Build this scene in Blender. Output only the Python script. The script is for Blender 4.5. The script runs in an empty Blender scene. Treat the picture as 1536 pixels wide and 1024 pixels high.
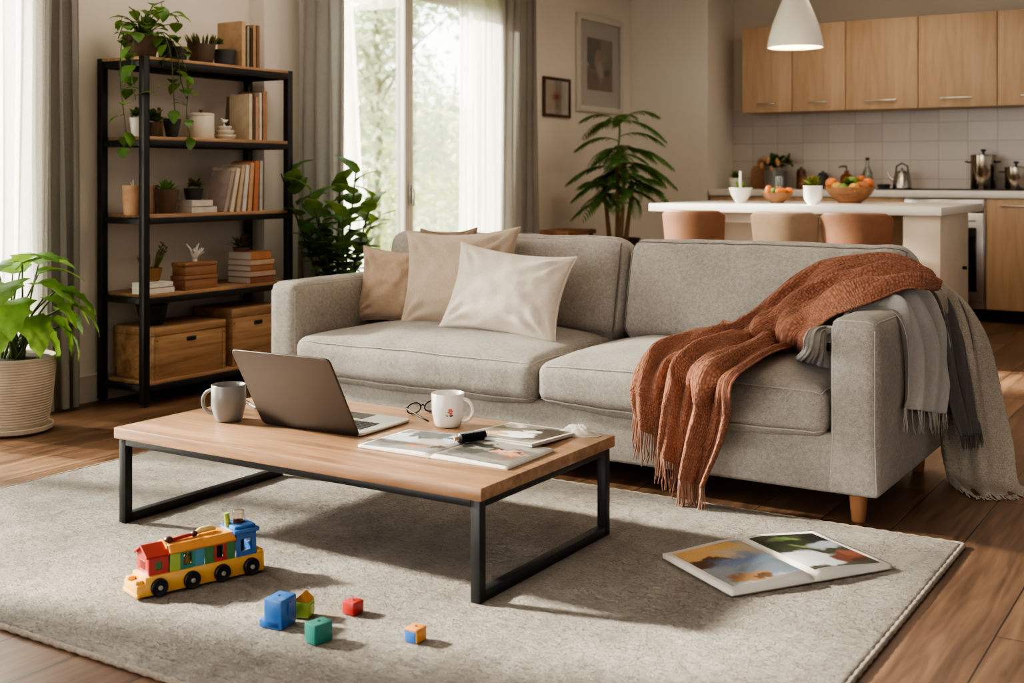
import bpy, bmesh, math, random
import numpy as np
from mathutils import Vector, Matrix, noise as mnoise
random.seed(7)
R = math.radians
COL = bpy.context.scene.collection

# ------------------------------------------------------------------ camera model (1536 x 1024 frame)
FPX, EYE, YAW, HORIZON = 1800.0, 1.15, R(32.2), 263.0
FW = (-math.sin(YAW), math.cos(YAW)); RT = (math.cos(YAW), math.sin(YAW))
def ray(px, py):
    u = (px - 768) / FPX
    return (FW[0] + u * RT[0], FW[1] + u * RT[1], (HORIZON - py) / FPX)
def AZ(px, py, z=0.0):
    d = ray(px, py); t = (z - EYE) / d[2]; return Vector((d[0] * t, d[1] * t, z))
def AX(px, py, X):
    d = ray(px, py); t = X / d[0]; return Vector((X, d[1] * t, EYE + d[2] * t))
def AY(px, py, Y):
    d = ray(px, py); t = Y / d[1]; return Vector((d[0] * t, Y, EYE + d[2] * t))
def mpp(p):                       # metres covered by one picture element at point p
    return (p[0] * FW[0] + p[1] * FW[1]) / FPX

# ------------------------------------------------------------------ object helpers
def tag(o, label=None, cat=None, group=None, kind=None):
    if label: o['label'] = label
    if cat: o['category'] = cat
    if group: o['group'] = group
    if kind: o['kind'] = kind
    return o
def thing(name, label, cat, loc=(0, 0, 0), rz=0.0, group=None):
    o = bpy.data.objects.new(name, None); COL.objects.link(o)
    o.location = loc; o.rotation_euler = (0, 0, rz); o.empty_display_size = 0.05
    return tag(o, label, cat, group)
def copy_tree(o, parent=None):
    c = o.copy(); COL.objects.link(c)
    if parent is not None: c.parent = parent
    for ch in list(o.children): copy_tree(ch, c)
    return c

class MB:
    """collects faces and builds ONE mesh object"""
    def __init__(s): s.v = []; s.f = []; s.m = []; s.uv = {}
    def add(s, vs, fs, mat=0, M=None):
        b = len(s.v)
        if M is not None: vs = [M @ Vector(p) for p in vs]
        s.v.extend([tuple(p) for p in vs])
        for f in fs: s.f.append(tuple(i + b for i in f)); s.m.append(mat)
        return b
    def _bm(s, bm, mat, M):
        bm.verts.index_update()
        s.add([v.co.copy() for v in bm.verts], [[v.index for v in f.verts] for f in bm.faces], mat, M); bm.free()
    def box(s, c, d, bev=0.0, seg=2, rz=0.0, mat=0, M=None):
        bm = bmesh.new(); bmesh.ops.create_cube(bm, size=1.0)
        for v in bm.verts: v.co = Vector((v.co.x * d[0], v.co.y * d[1], v.co.z * d[2]))
        if bev > 0: bmesh.ops.bevel(bm, geom=list(bm.edges), offset=min(bev, min(d) * .49), segments=seg, profile=.5, affect='EDGES')
        T = Matrix.Translation(c) @ Matrix.Rotation(rz, 4, 'Z')
        s._bm(bm, mat, (M @ T) if M is not None else T); return s
    def bar(s, p, q, w, h=None, bev=0.0, mat=0):
        """box between two points, w wide, h tall"""
        p, q = Vector(p), Vector(q); d = q - p; L = d.length; h = h or w
        z = d.normalized(); up = Vector((0, 0, 1)) if abs(z.z) < .9 else Vector((0, 1, 0))
        x = up.cross(z).normalized(); y = z.cross(x)
        M = Matrix(((x.x, y.x, z.x, 0), (x.y, y.y, z.y, 0), (x.z, y.z, z.z, 0), (0, 0, 0, 1)))
        return s.box((0, 0, 0), (w, h, L), bev, 2, 0, mat, Matrix.Translation((p + q) / 2) @ M)
    def lathe(s, prof, c=(0, 0, 0), n=32, mat=0, M=None, closed=False, wob=None):
        vs, fs = [], []; k = len(prof)
        for i in range(n):
            a = 2 * math.pi * i / n
            for j, (r, z) in enumerate(prof):
                rr = r * (1 + (wob(a, z) if wob else 0))
                vs.append((c[0] + rr * math.cos(a), c[1] + rr * math.sin(a), c[2] + z))
        for i in range(n):
            a, b = i * k, ((i + 1) % n) * k
            for j in range(k - 1): fs.append((a + j, b + j, b + j + 1, a + j + 1))
            if closed: fs.append((a + k - 1, b + k - 1, b, a))
        s.add(vs, fs, mat, M); return s
    def cyl(s, p, q, r0, r1=None, n=20, mat=0, caps=True):
        r1 = r0 if r1 is None else r1
        return s.tube([p, q], [r0, r1], n, mat, caps)
    def tube(s, path, r, n=8, mat=0, caps=True, closed=False):
        P = [Vector(p) for p in path]; m = len(P)
        rr = r if isinstance(r, (list, tuple)) else [r] * m
        vs, fs = [], []; prev = None
        for i in range(m):
            if closed: t = P[(i + 1) % m] - P[i - 1]
            else: t = P[min(i + 1, m - 1)] - P[max(i - 1, 0)]
            if t.length < 1e-9: t = Vector((0, 0, 1))
            t.normalize()
            if prev is None:
                up = Vector((0, 0, 1)) if abs(t.z) < .9 else Vector((1, 0, 0)); x = up.cross(t).normalized()
            else:
                x = (prev - t * prev.dot(t)); x = x.normalized() if x.length > 1e-6 else t.orthogonal().normalized()
            prev = x; y = t.cross(x)
            for k in range(n):
                a = 2 * math.pi * k / n
                vs.append(P[i] + (x * math.cos(a) + y * math.sin(a)) * rr[i])
        for i in range(m if closed else m - 1):
            a, b = i * n, ((i + 1) % m) * n
            for k in range(n): fs.append((a + k, a + (k + 1) % n, b + (k + 1) % n, b + k))
        if caps and not closed:
            fs.append(tuple(range(n - 1, -1, -1))); fs.append(tuple((m - 1) * n + k for k in range(n)))
        s.add(vs, fs, mat); return s
    def grid(s, rows, mat=0, M=None, uv=None, closed_u=False):
        """rows: list of equal-length point rows; uv: function (i, j) -> (u, v)"""
        h, w = len(rows), len(rows[0]); fs = []
        for i in range(h - 1):
            for j in range(w if closed_u else w - 1):
                j2 = (j + 1) % w
                fs.append((i * w + j, i * w + j2, (i + 1) * w + j2, (i + 1) * w + j))
        b = s.add([p for r in rows for p in r], fs, mat, M)
        if uv:
            for i in range(h):
                for j in range(w): s.uv[b + i * w + j] = uv(i, j)
        return s
    def ellip(s, c, r, n=20, m=12, mat=0, M=None, f=None):
        vs, fs = [], []
        for i in range(m + 1):
            th = math.pi * i / m
            for j in range(n):
                a = 2 * math.pi * j / n
                d = Vector((math.sin(th) * math.cos(a), math.sin(th) * math.sin(a), math.cos(th)))
                k = f(d) if f else 1
                vs.append((c[0] + d.x * r[0] * k, c[1] + d.y * r[1] * k, c[2] + d.z * r[2] * k))
        for i in range(m):
            for j in range(n):
                j2 = (j + 1) % n
                fs.append((i * n + j, (i + 1) * n + j, (i + 1) * n + j2, i * n + j2))
        s.add(vs, fs, mat, M); return s
    def prism(s, outline, z0, z1, mat=0, M=None):
        n = len(outline); vs = [(x, y, z0) for x, y in outline] + [(x, y, z1) for x, y in outline]
        fs = [tuple(range(n - 1, -1, -1)), tuple(range(n, 2 * n))] + [(i, (i + 1) % n, n + (i + 1) % n, n + i) for i in range(n)]
        s.add(vs, fs, mat, M); return s
    def leaf(s, base, d, up, L, W, droop=.3, n=5, mat=0, fold=.18, lobes=0, twist=0):
        d = Vector(d).normalized(); up = Vector(up); side = d.cross(up)
        side = side.normalized() if side.length > 1e-4 else d.orthogonal().normalized()
        up = side.cross(d).normalized(); base = Vector(base); rows = []
        for i in range(n + 1):
            t = i / n
            w = W * (math.sin(math.pi * min(1, t ** .75)) ** .8 if 0 < t < 1 else 0.02)
            if lobes and 0 < t < 1: w *= 1 + .25 * math.cos(t * lobes * 2 * math.pi)
            p = base + d * (L * t * (1 - .25 * droop * t)) + up * (L * (.25 * t - droop * t * t))
            rows.append([p + side * (-w) + up * (w * fold), p, p + side * w + up * (w * fold)])
        s.grid(rows, mat); return s
    def build(s, name, mats, parent=None, loc=None, rz=0.0, smooth=35, mods=None):
        me = bpy.data.meshes.new(name); me.from_pydata(s.v, [], s.f)
        mats = mats if isinstance(mats, (list, tuple)) else [mats]
        for m in mats: me.materials.append(m)
        if len(mats) > 1: me.polygons.foreach_set('material_index', s.m)
        if s.uv:
            ul = me.uv_layers.new(name='UVMap'); li = np.zeros(len(me.loops), dtype=np.int32); me.loops.foreach_get('vertex_index', li)
            arr = np.zeros((len(li), 2), dtype=np.float32)
            for k, vi in enumerate(li): arr[k] = s.uv.get(int(vi), (0, 0))
            ul.data.foreach_set('uv', arr.ravel())
        me.polygons.foreach_set('use_smooth', [smooth > 0] * len(me.polygons))
        me.validate(); me.update()
        if smooth > 0 and smooth < 180: me.set_sharp_from_angle(angle=R(smooth))
        o = bpy.data.objects.new(name, me); COL.objects.link(o)
        if parent is not None: o.parent = parent
        if loc is not None: o.location = loc
        o.rotation_euler = (0, 0, rz)
        return o

def fix_normals(o):
    bm = bmesh.new(); bm.from_mesh(o.data); bmesh.ops.recalc_face_normals(bm, faces=bm.faces); bm.to_mesh(o.data); bm.free(); return o
def solidify(o, t, off=0):
    m = o.modifiers.new('thickness', 'SOLIDIFY'); m.thickness = t; m.offset = off; return o

def catmull(pts, n):
    """n samples through pts (even spacing by index)"""
    P = [Vector(p) for p in pts]; m = len(P); out = []
    for k in range(n):
        x = k / (n - 1) * (m - 1); i = min(int(x), m - 2); t = x - i
        p1, p2 = P[i], P[i + 1]; p0 = P[i - 1] if i > 0 else p1 * 2 - p2; p3 = P[i + 2] if i + 2 < m else p2 * 2 - p1
        out.append(.5 * ((2 * p1) + (p2 - p0) * t + (2 * p0 - 5 * p1 + 4 * p2 - p3) * t * t + (3 * p1 - p0 - 3 * p2 + p3) * t ** 3))
    return out
def drape(rows, nv, nu, disp=None):
    """smooth sheet through rows of control points; disp(u, v) pushes along the normal"""
    R1 = [catmull(r, nu) for r in rows]
    cols = [catmull([r[j] for r in R1], nv) for j in range(nu)]
    G = [[cols[j][i] for j in range(nu)] for i in range(nv)]
    if disp:
        N = []
        for i in range(nv):
            row = []
            for j in range(nu):
                du = G[i][min(j + 1, nu - 1)] - G[i][max(j - 1, 0)]; dv = G[min(i + 1, nv - 1)][j] - G[max(i - 1, 0)][j]
                nn = du.cross(dv); row.append(nn.normalized() if nn.length > 1e-9 else Vector((0, 0, 1)))
            N.append(row)
        G = [[G[i][j] + N[i][j] * disp(j / (nu - 1), i / (nv - 1)) for j in range(nu)] for i in range(nv)]
    return G
def sheet_uv(G):
    h, w = len(G), len(G[0]); cu = [0.0]; cv = [0.0]
    mid = h // 2
    for j in range(1, w): cu.append(cu[-1] + (G[mid][j] - G[mid][j - 1]).length)
    for i in range(1, h): cv.append(cv[-1] + (G[i][w // 2] - G[i - 1][w // 2]).length)
    return lambda i, j: (cu[j], cv[i])
# ------------------------------------------------------------------ materials
def _nt(name):
    m = bpy.data.materials.new(name); m.use_nodes = True; nt = m.node_tree; b = nt.nodes['Principled BSDF']; return m, nt, b
def _set(b, **k):
    for n, v in k.items(): b.inputs[n].default_value = v
def rgb(h):
    """sRGB 0-255 triple -> linear rgba"""
    f = lambda c: (c / 255 / 12.92) if c / 255 <= .04045 else ((c / 255 + .055) / 1.055) ** 2.4
    c = [f(x) for x in h]; g = .3 * c[0] + .59 * c[1] + .11 * c[2]
    return tuple(g + (x - g) * .84 for x in c) + (1,)
def _coord(nt, scale=(1, 1, 1), uv=False, rot=(0, 0, 0)):
    tc = nt.nodes.new('ShaderNodeTexCoord'); mp = nt.nodes.new('ShaderNodeMapping')
    mp.inputs['Scale'].default_value = scale; mp.inputs['Rotation'].default_value = rot
    nt.links.new(tc.outputs['UV' if uv else 'Object'], mp.inputs['Vector']); return mp.outputs['Vector']
def _noise(nt, vec, scale, detail=4, rough=.5, dist=0):
    n = nt.nodes.new('ShaderNodeTexNoise'); n.inputs['Scale'].default_value = scale; n.inputs['Detail'].default_value = detail
    n.inputs['Roughness'].default_value = rough; n.inputs['Distortion'].default_value = dist
    nt.links.new(vec, n.inputs['Vector']); return n.outputs['Fac']
def _ramp(nt, fac, stops):
    r = nt.nodes.new('ShaderNodeValToRGB'); e = r.color_ramp.elements
    e[0].position, e[0].color = stops[0]; e[1].position, e[1].color = stops[-1]
    for p, c in stops[1:-1]: x = e.new(p); x.color = c
    nt.links.new(fac, r.inputs['Fac']); return r.outputs['Color']
def _bump(nt, b, h, strength, dist):
    n = nt.nodes.new('ShaderNodeBump'); n.inputs['Strength'].default_value = strength; n.inputs['Distance'].default_value = dist
    nt.links.new(h, n.inputs['Height']); nt.links.new(n.outputs['Normal'], b.inputs['Normal']); return n
def _mix(nt, fac, a, c, mode='MIX'):
    n = nt.nodes.new('ShaderNodeMix'); n.data_type = 'RGBA'; n.blend_type = mode
    for s, v in ((n.inputs[0], fac), (n.inputs[6], a), (n.inputs[7], c)):
        if hasattr(v, 'is_output') or hasattr(v, 'links'): nt.links.new(v, s)
        else: s.default_value = v
    return n.outputs[2]
def _math(nt, op, a, c=None):
    n = nt.nodes.new('ShaderNodeMath'); n.operation = op
    for s, v in zip(n.inputs, (a, c)):
        if v is None: continue
        if hasattr(v, 'links'): nt.links.new(v, s)
        else: s.default_value = v
    return n.outputs[0]

def plain(name, c, rough=.5, metal=0, var=.12, scale=6, bump=0, bscale=60, coat=0, spec=.5):
    m, nt, b = _nt(name); c = rgb(c); v = _coord(nt)
    f = _noise(nt, v, scale, 3)
    lo = tuple(x * (1 - var) for x in c[:3]) + (1,); hi = tuple(min(1, x * (1 + var)) for x in c[:3]) + (1,)
    nt.links.new(_ramp(nt, f, [(.3, lo), (.7, hi)]), b.inputs['Base Color'])
    _set(b, Roughness=rough, Metallic=metal); b.inputs['Coat Weight'].default_value = coat; b.inputs['Specular IOR Level'].default_value = spec
    if bump: _bump(nt, b, _noise(nt, v, bscale, 4), bump, .004)
    return m
def fabric(name, c, var=.18, weave=420, bump=.5, big=3, sheen=.25, trans=0, uv=False):
    m, nt, b = _nt(name); c = rgb(c); v = _coord(nt, uv=uv)
    f1 = _noise(nt, v, weave, 2, .7); f2 = _noise(nt, v, big, 3); f3 = _noise(nt, v, weave * .22, 3, .6)
    s = _math(nt, 'ADD', _math(nt, 'MULTIPLY', f1, .55), _math(nt, 'ADD', _math(nt, 'MULTIPLY', f2, .25), _math(nt, 'MULTIPLY', f3, .3)))
    lo = tuple(x * (1 - var * 1.6) for x in c[:3]) + (1,); hi = tuple(min(1, x * (1 + var * 1.4)) for x in c[:3]) + (1,)
    nt.links.new(_ramp(nt, s, [(.36, lo), (.72, hi)]), b.inputs['Base Color'])
    _set(b, Roughness=.92); b.inputs['Sheen Weight'].default_value = sheen; b.inputs['Specular IOR Level'].default_value = .15
    fw = _noise(nt, _coord(nt, (1, 1, .6), uv=uv), 9, 3, .5, 1.5)
    _bump(nt, b, _math(nt, 'ADD', _math(nt, 'ADD', f1, f3), _math(nt, 'MULTIPLY', fw, 3.0)), bump, .0018)
    if trans:
        t = nt.nodes.new('ShaderNodeBsdfTranslucent'); t.inputs['Color'].default_value = c
        mx = nt.nodes.new('ShaderNodeMixShader'); mx.inputs[0].default_value = trans
        out = nt.nodes['Material Output']; nt.links.new(b.outputs[0], mx.inputs[1]); nt.links.new(t.outputs[0], mx.inputs[2]); nt.links.new(mx.outputs[0], out.inputs['Surface'])
    return m
def wood(name, c1, c2, axis='x', fine=1.0, rough=.5, coat=0):
    m, nt, b = _nt(name); a, s = 2.2 * fine, 26 * fine
    sc = {'x': (a, s, s), 'y': (s, a, s), 'z': (s, s, a)}[axis]
    v = _coord(nt, sc); f = _noise(nt, v, 1.0, 6, .62, .6)
    v2 = _coord(nt, tuple(x * 4 for x in sc)); f2 = _noise(nt, v2, 1.0, 3)
    f = _math(nt, 'ADD', _math(nt, 'MULTIPLY', f, .8), _math(nt, 'MULTIPLY', f2, .2))
    mid = tuple((x + y) / 2 for x, y in zip(rgb(c1), rgb(c2)))
    nt.links.new(_ramp(nt, f, [(.32, rgb(c2)), (.5, mid), (.68, rgb(c1))]), b.inputs['Base Color'])
    _set(b, Roughness=rough); b.inputs['Coat Weight'].default_value = coat
    _bump(nt, b, f, .15, .002); return m
def leafmat(name, c1, c2, trans=.35, scale=14, rough=.4, tint=.45):
    m, nt, b = _nt(name); v = _coord(nt); f = _noise(nt, v, scale, 3)
    col = _ramp(nt, f, [(.3, rgb(c1)), (.7, rgb(c2))]); nt.links.new(col, b.inputs['Base Color']); _set(b, Roughness=rough)
    t = nt.nodes.new('ShaderNodeBsdfTranslucent'); br = _mix(nt, tint, col, (.55, .75, .12, 1)); nt.links.new(br, t.inputs['Color'])
    mx = nt.nodes.new('ShaderNodeMixShader'); mx.inputs[0].default_value = trans; out = nt.nodes['Material Output']
    nt.links.new(b.outputs[0], mx.inputs[1]); nt.links.new(t.outputs[0], mx.inputs[2]); nt.links.new(mx.outputs[0], out.inputs['Surface']); return m
def knit(name, c, cell=95, bump=1.0, var=.3):
    """chunky knit: cells laid out along the cloth"""
    m, nt, b = _nt(name); c = rgb(c); v = _coord(nt, (1, .62, 1), uv=True)
    vo = nt.nodes.new('ShaderNodeTexVoronoi'); vo.inputs['Scale'].default_value = cell; vo.inputs['Randomness'].default_value = .55
    nt.links.new(v, vo.inputs['Vector']); d = vo.outputs['Distance']
    f2 = _noise(nt, v, 9, 3); f3 = _noise(nt, v, 500, 2)
    s = _math(nt, 'ADD', _math(nt, 'MULTIPLY', d, .75), _math(nt, 'ADD', _math(nt, 'MULTIPLY', f2, .25), _math(nt, 'MULTIPLY', f3, .15)))
    lo = tuple(x * (1 - var * 1.5) for x in c[:3]) + (1,); hi = tuple(min(1, x * (1 + var)) for x in c[:3]) + (1,)
    nt.links.new(_ramp(nt, s, [(.3, hi), (.95, lo)]), b.inputs['Base Color'])
    _set(b, Roughness=.95); b.inputs['Sheen Weight'].default_value = .06; b.inputs['Specular IOR Level'].default_value = .1
    h = _math(nt, 'ADD', _math(nt, 'SUBTRACT', 1.0, d), _math(nt, 'MULTIPLY', f3, .15)); _bump(nt, b, h, bump, .006); return m
def glass(name, tint=(.95, .98, .97, 1), gloss=.08):
    m, nt, b = _nt(name); t = nt.nodes.new('ShaderNodeBsdfTransparent'); t.inputs['Color'].default_value = tint
    g = nt.nodes.new('ShaderNodeBsdfGlossy'); g.inputs['Roughness'].default_value = .03
    lw = nt.nodes.new('ShaderNodeLayerWeight'); lw.inputs['Blend'].default_value = .3
    f = _math(nt, 'ADD', _math(nt, 'MULTIPLY', lw.outputs['Fresnel'], .6), gloss * .2)
    mx = nt.nodes.new('ShaderNodeMixShader'); nt.links.new(f, mx.inputs[0]); out = nt.nodes['Material Output']
    nt.links.new(t.outputs[0], mx.inputs[1]); nt.links.new(g.outputs[0], mx.inputs[2]); nt.links.new(mx.outputs[0], out.inputs['Surface']); nt.nodes.remove(b); return m
def sheer(name, c, clear=.35):
    m, nt, b = _nt(name); c = rgb(c); nt.nodes.remove(b)
    d = nt.nodes.new('ShaderNodeBsdfDiffuse'); d.inputs['Color'].default_value = c
    t = nt.nodes.new('ShaderNodeBsdfTranslucent'); t.inputs['Color'].default_value = c
    x = nt.nodes.new('ShaderNodeBsdfTransparent'); v = _coord(nt); f = _noise(nt, v, 300, 2)
    m1 = nt.nodes.new('ShaderNodeMixShader'); m1.inputs[0].default_value = .6; m2 = nt.nodes.new('ShaderNodeMixShader')
    nt.links.new(d.outputs[0], m1.inputs[1]); nt.links.new(t.outputs[0], m1.inputs[2])
    nt.links.new(_math(nt, 'MULTIPLY', f, clear * 2), m2.inputs[0]); nt.links.new(m1.outputs[0], m2.inputs[1]); nt.links.new(x.outputs[0], m2.inputs[2])
    nt.links.new(m2.outputs[0], nt.nodes['Material Output'].inputs['Surface']); return m
def painting(name, base, blobs, warp=.35, wscale=3.5, rough=.35, seed=0, grain=.12):
    """soft colour patches in UV space: blobs = (u, v, ru, rv, sRGB, softness)"""
    m, nt, b = _nt(name); tc = nt.nodes.new('ShaderNodeTexCoord'); mp = nt.nodes.new('ShaderNodeMapping'); mp.inputs['Location'].default_value = (seed * 1.7, seed * .9, 0)
    nt.links.new(tc.outputs['UV'], mp.inputs['Vector'])
    n = nt.nodes.new('ShaderNodeTexNoise'); n.inputs['Scale'].default_value = wscale; n.inputs['Detail'].default_value = 8; n.inputs['Roughness'].default_value = .62; nt.links.new(mp.outputs['Vector'], n.inputs['Vector'])
    off = nt.nodes.new('ShaderNodeVectorMath'); off.operation = 'SUBTRACT'; off.inputs[1].default_value = (.5, .5, .5); nt.links.new(n.outputs['Color'], off.inputs[0])
    sc = nt.nodes.new('ShaderNodeVectorMath'); sc.operation = 'SCALE'; sc.inputs['Scale'].default_value = warp; nt.links.new(off.outputs[0], sc.inputs[0])
    ad = nt.nodes.new('ShaderNodeVectorMath'); nt.links.new(tc.outputs['UV'], ad.inputs[0]); nt.links.new(sc.outputs[0], ad.inputs[1])
    col = rgb(base)
    for (u, v, ru, rv, c, soft) in blobs:
        s1 = nt.nodes.new('ShaderNodeVectorMath'); s1.operation = 'SUBTRACT'; s1.inputs[1].default_value = (u, v, 0); nt.links.new(ad.outputs[0], s1.inputs[0])
        s2 = nt.nodes.new('ShaderNodeVectorMath'); s2.operation = 'MULTIPLY'; s2.inputs[1].default_value = (1 / ru, 1 / rv, 0); nt.links.new(s1.outputs[0], s2.inputs[0])
        ln = nt.nodes.new('ShaderNodeVectorMath'); ln.operation = 'LENGTH'; nt.links.new(s2.outputs[0], ln.inputs[0])
        mr = nt.nodes.new('ShaderNodeMapRange'); mr.inputs['From Min'].default_value = 1 - soft * .45; mr.inputs['From Max'].default_value = 1 + soft * .5; mr.inputs['To Min'].default_value = 1; mr.inputs['To Max'].default_value = 0
        nt.links.new(ln.outputs['Value'], mr.inputs['Value']); col = _mix(nt, mr.outputs['Result'], col, rgb(c))
    g = _noise(nt, mp.outputs['Vector'], 40, 3); col = _mix(nt, grain, col, _ramp(nt, g, [(.3, (.02, .02, .02, 1)), (.7, (.9, .9, .9, 1))]), 'OVERLAY')
    nt.links.new(col, b.inputs['Base Color']); _set(b, Roughness=rough); return m

# --- setting materials
def floor_mat():
    m, nt, b = _nt('oak_plank_floor'); tc = nt.nodes.new('ShaderNodeTexCoord'); mp = nt.nodes.new('ShaderNodeMapping')
    mp.inputs['Rotation'].default_value = (0, 0, R(90)); mp.inputs['Location'].default_value = (.3, .115, 0); nt.links.new(tc.outputs['Object'], mp.inputs['Vector'])
    br = nt.nodes.new('ShaderNodeTexBrick'); br.offset = .37; br.inputs['Scale'].default_value = 1; br.inputs['Brick Width'].default_value = 2.1; br.inputs['Row Height'].default_value = .23
    br.inputs['Mortar Size'].default_value = .0022; br.inputs['Mortar Smooth'].default_value = .2; br.inputs['Bias'].default_value = 0
    br.inputs['Color1'].default_value = (0, 0, 0, 1); br.inputs['Color2'].default_value = (1, 1, 1, 1); br.inputs['Mortar'].default_value = (.5, .5, .5, 1); nt.links.new(mp.outputs['Vector'], br.inputs['Vector'])
    v = _coord(nt, (16, 1.4, 16)); f = _noise(nt, v, 1, 7, .65, 1.2); v2 = _coord(nt, (70, 4, 70)); f2 = _noise(nt, v2, 1, 4)
    v3 = _coord(nt, (3, .9, 3)); f3 = _noise(nt, v3, 1, 3, .5, .5)
    s = _math(nt, 'ADD', _math(nt, 'MULTIPLY', f, .6), _math(nt, 'ADD', _math(nt, 'MULTIPLY', f2, .2), _math(nt, 'ADD', _math(nt, 'MULTIPLY', br.outputs['Color'], .12), _math(nt, 'MULTIPLY', f3, .2))))
    col = _ramp(nt, s, [(.38, rgb((70, 47, 32))), (.55, rgb((116, 83, 58))), (.75, rgb((154, 116, 84)))])
    col = _mix(nt, br.outputs['Fac'], col, rgb((48, 33, 24))); nt.links.new(col, b.inputs['Base Color'])
    nt.links.new(_ramp(nt, f, [(.3, (.32,) * 3 + (1,)), (.7, (.5,) * 3 + (1,))]), b.inputs['Roughness'])
    h = _math(nt, 'SUBTRACT', _math(nt, 'MULTIPLY', f, .12), br.outputs['Fac']); _bump(nt, b, h, .35, .003); return m
def tile_mat():
    m, nt, b = _nt('glazed_wall_tile'); tc = nt.nodes.new('ShaderNodeTexCoord'); mp = nt.nodes.new('ShaderNodeMapping'); mp.inputs['Rotation'].default_value = (R(90), 0, 0); nt.links.new(tc.outputs['Object'], mp.inputs['Vector'])
    br = nt.nodes.new('ShaderNodeTexBrick'); br.offset = 0; br.inputs['Scale'].default_value = 1; br.inputs['Brick Width'].default_value = .235; br.inputs['Row Height'].default_value = .16
    br.inputs['Mortar Size'].default_value = .003; br.inputs['Color1'].default_value = rgb((188, 178, 168)); br.inputs['Color2'].default_value = rgb((198, 188, 178)); br.inputs['Mortar'].default_value = rgb((166, 156, 146))
    nt.links.new(mp.outputs['Vector'], br.inputs['Vector']); nt.links.new(br.outputs['Color'], b.inputs['Base Color']); _set(b, Roughness=.28)
    _bump(nt, b, _math(nt, 'SUBTRACT', 1.0, br.outputs['Fac']), .3, .002); return m
def rug_mat():
    m, nt, b = _nt('woven_rug_pile'); v = _coord(nt, (1, 1.5, 1)); f1 = _noise(nt, v, 2.3, 5, .6, .4); f2 = _noise(nt, v, 75, 3, .65, 1.6); f3 = _noise(nt, v, 420, 2)
    f4 = _noise(nt, _coord(nt, (9, 1.2, 9)), 2.2, 3)
    s = _math(nt, 'ADD', _math(nt, 'MULTIPLY', f1, .34), _math(nt, 'ADD', _math(nt, 'MULTIPLY', f2, .32), _math(nt, 'ADD', _math(nt, 'MULTIPLY', f3, .2), _math(nt, 'MULTIPLY', f4, .14))))
    sq = _noise(nt, _coord(nt, (1, 1.9, 1)), 36, 2, .55, .9); ln = _math(nt, 'ABSOLUTE', _math(nt, 'SUBTRACT', sq, .5)); f5 = _noise(nt, v, 14, 2)
    mr = nt.nodes.new('ShaderNodeMapRange'); mr.inputs['From Max'].default_value = .035; mr.inputs['To Min'].default_value = .0; nt.links.new(_math(nt, 'ADD', ln, _math(nt, 'MULTIPLY', f5, .02)), mr.inputs['Value'])
    col = _ramp(nt, s, [(.36, rgb((136, 124, 111))), (.52, rgb((176, 166, 154))), (.66, rgb((207, 199, 188)))])
    nt.links.new(_mix(nt, _math(nt, 'SUBTRACT', 1.0, mr.outputs['Result']), col, rgb((120, 108, 95))), b.inputs['Base Color'])
    _set(b, Roughness=1); b.inputs['Sheen Weight'].default_value = .2; b.inputs['Specular IOR Level'].default_value = .05
    _bump(nt, b, _math(nt, 'ADD', _math(nt, 'ADD', f2, _math(nt, 'MULTIPLY', f3, .5)), _math(nt, 'MULTIPLY', mr.outputs['Result'], .5)), 1.0, .010); return m

WALL = plain('warm_wall_paint', (228, 219, 206), .85, 0, .03, 1.5, .06, 140, 0, .2)
WALLK = plain('kitchen_wall_paint', (206, 192, 174), .85, 0, .03, 1.5, .06, 140, 0, .2)
CEIL = plain('ceiling_paint', (226, 220, 210), .9, 0, .02)
TRIM = plain('white_trim_paint', (214, 206, 195), .5, 0, .03)
FLOOR = floor_mat(); TILE = tile_mat(); RUG = rug_mat()
RUGEDGE = fabric('rug_edge_binding', (150, 137, 120), .3, 160, 1)
SOFA = fabric('grey_woven_upholstery', (166, 158, 149), .26, 330, .55, 4, .15)
SEAM = fabric('seam_thread', (188, 181, 171), .2, 600, .4)
SEAMD = fabric('dark_seam_cord', (120, 112, 104), .2, 600, .4)
BLACK = plain('black_powder_coat', (38, 39, 40), .42, 0, .1, 8, .05, 300)
OAK_X = wood('light_oak_long_grain', (186, 142, 102), (128, 90, 60), 'x', .8, .38, .1)
SHELFWOOD = wood('shelf_board_wood', (206, 162, 118), (150, 110, 76), 'y', 1, .5)
LEGWOOD = wood('beech_leg_wood', (190, 136, 88), (160, 106, 64), 'z', 1, .4)
CRATEWOOD = wood('aged_crate_wood', (210, 166, 116), (146, 104, 68), 'y', .7, .65)
CABWOOD = wood('maple_cabinet_veneer', (206, 172, 134), (184, 146, 108), 'z', .5, .45)
CHROME = plain('brushed_steel', (190, 184, 176), .25, 1, .06)
DARKSTEEL = plain('dark_steel', (70, 66, 62), .3, 1, .08)
WHITECER = plain('white_ceramic', (236, 231, 223), .22, 0, .03, 5, 0, 60, .2)
GREYCER = plain('grey_stoneware', (128, 126, 122), .3, 0, .04, 5, 0, 60, .2)
QUARTZ = plain('white_worktop', (232, 226, 217), .3, 0, .03, 9)
SOIL = plain('potting_soil', (52, 38, 28), .95, 0, .4, 60, 1, 120)
LEAF = leafmat('fresh_green_leaf', (58, 108, 44), (112, 164, 72), .38)
LEAFD = leafmat('deep_green_leaf', (42, 88, 42), (92, 142, 70), .38)
LEAFB = leafmat('bright_green_leaf', (44, 92, 34), (96, 146, 60), .34)
LEAFO = leafmat('olive_leaf', (70, 72, 34), (124, 116, 58), .25)
STEM = plain('plant_stem', (88, 104, 52), .6, 0, .2)
BARK = wood('cane_bark', (150, 112, 74), (96, 66, 42), 'z', 2, .8)
CURT = fabric('grey_curtain_cloth', (166, 161, 154), .12, 500, .3, 3, .2, .22)
SHEER = sheer('white_sheer_voile', (244, 240, 236), .3)
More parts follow.
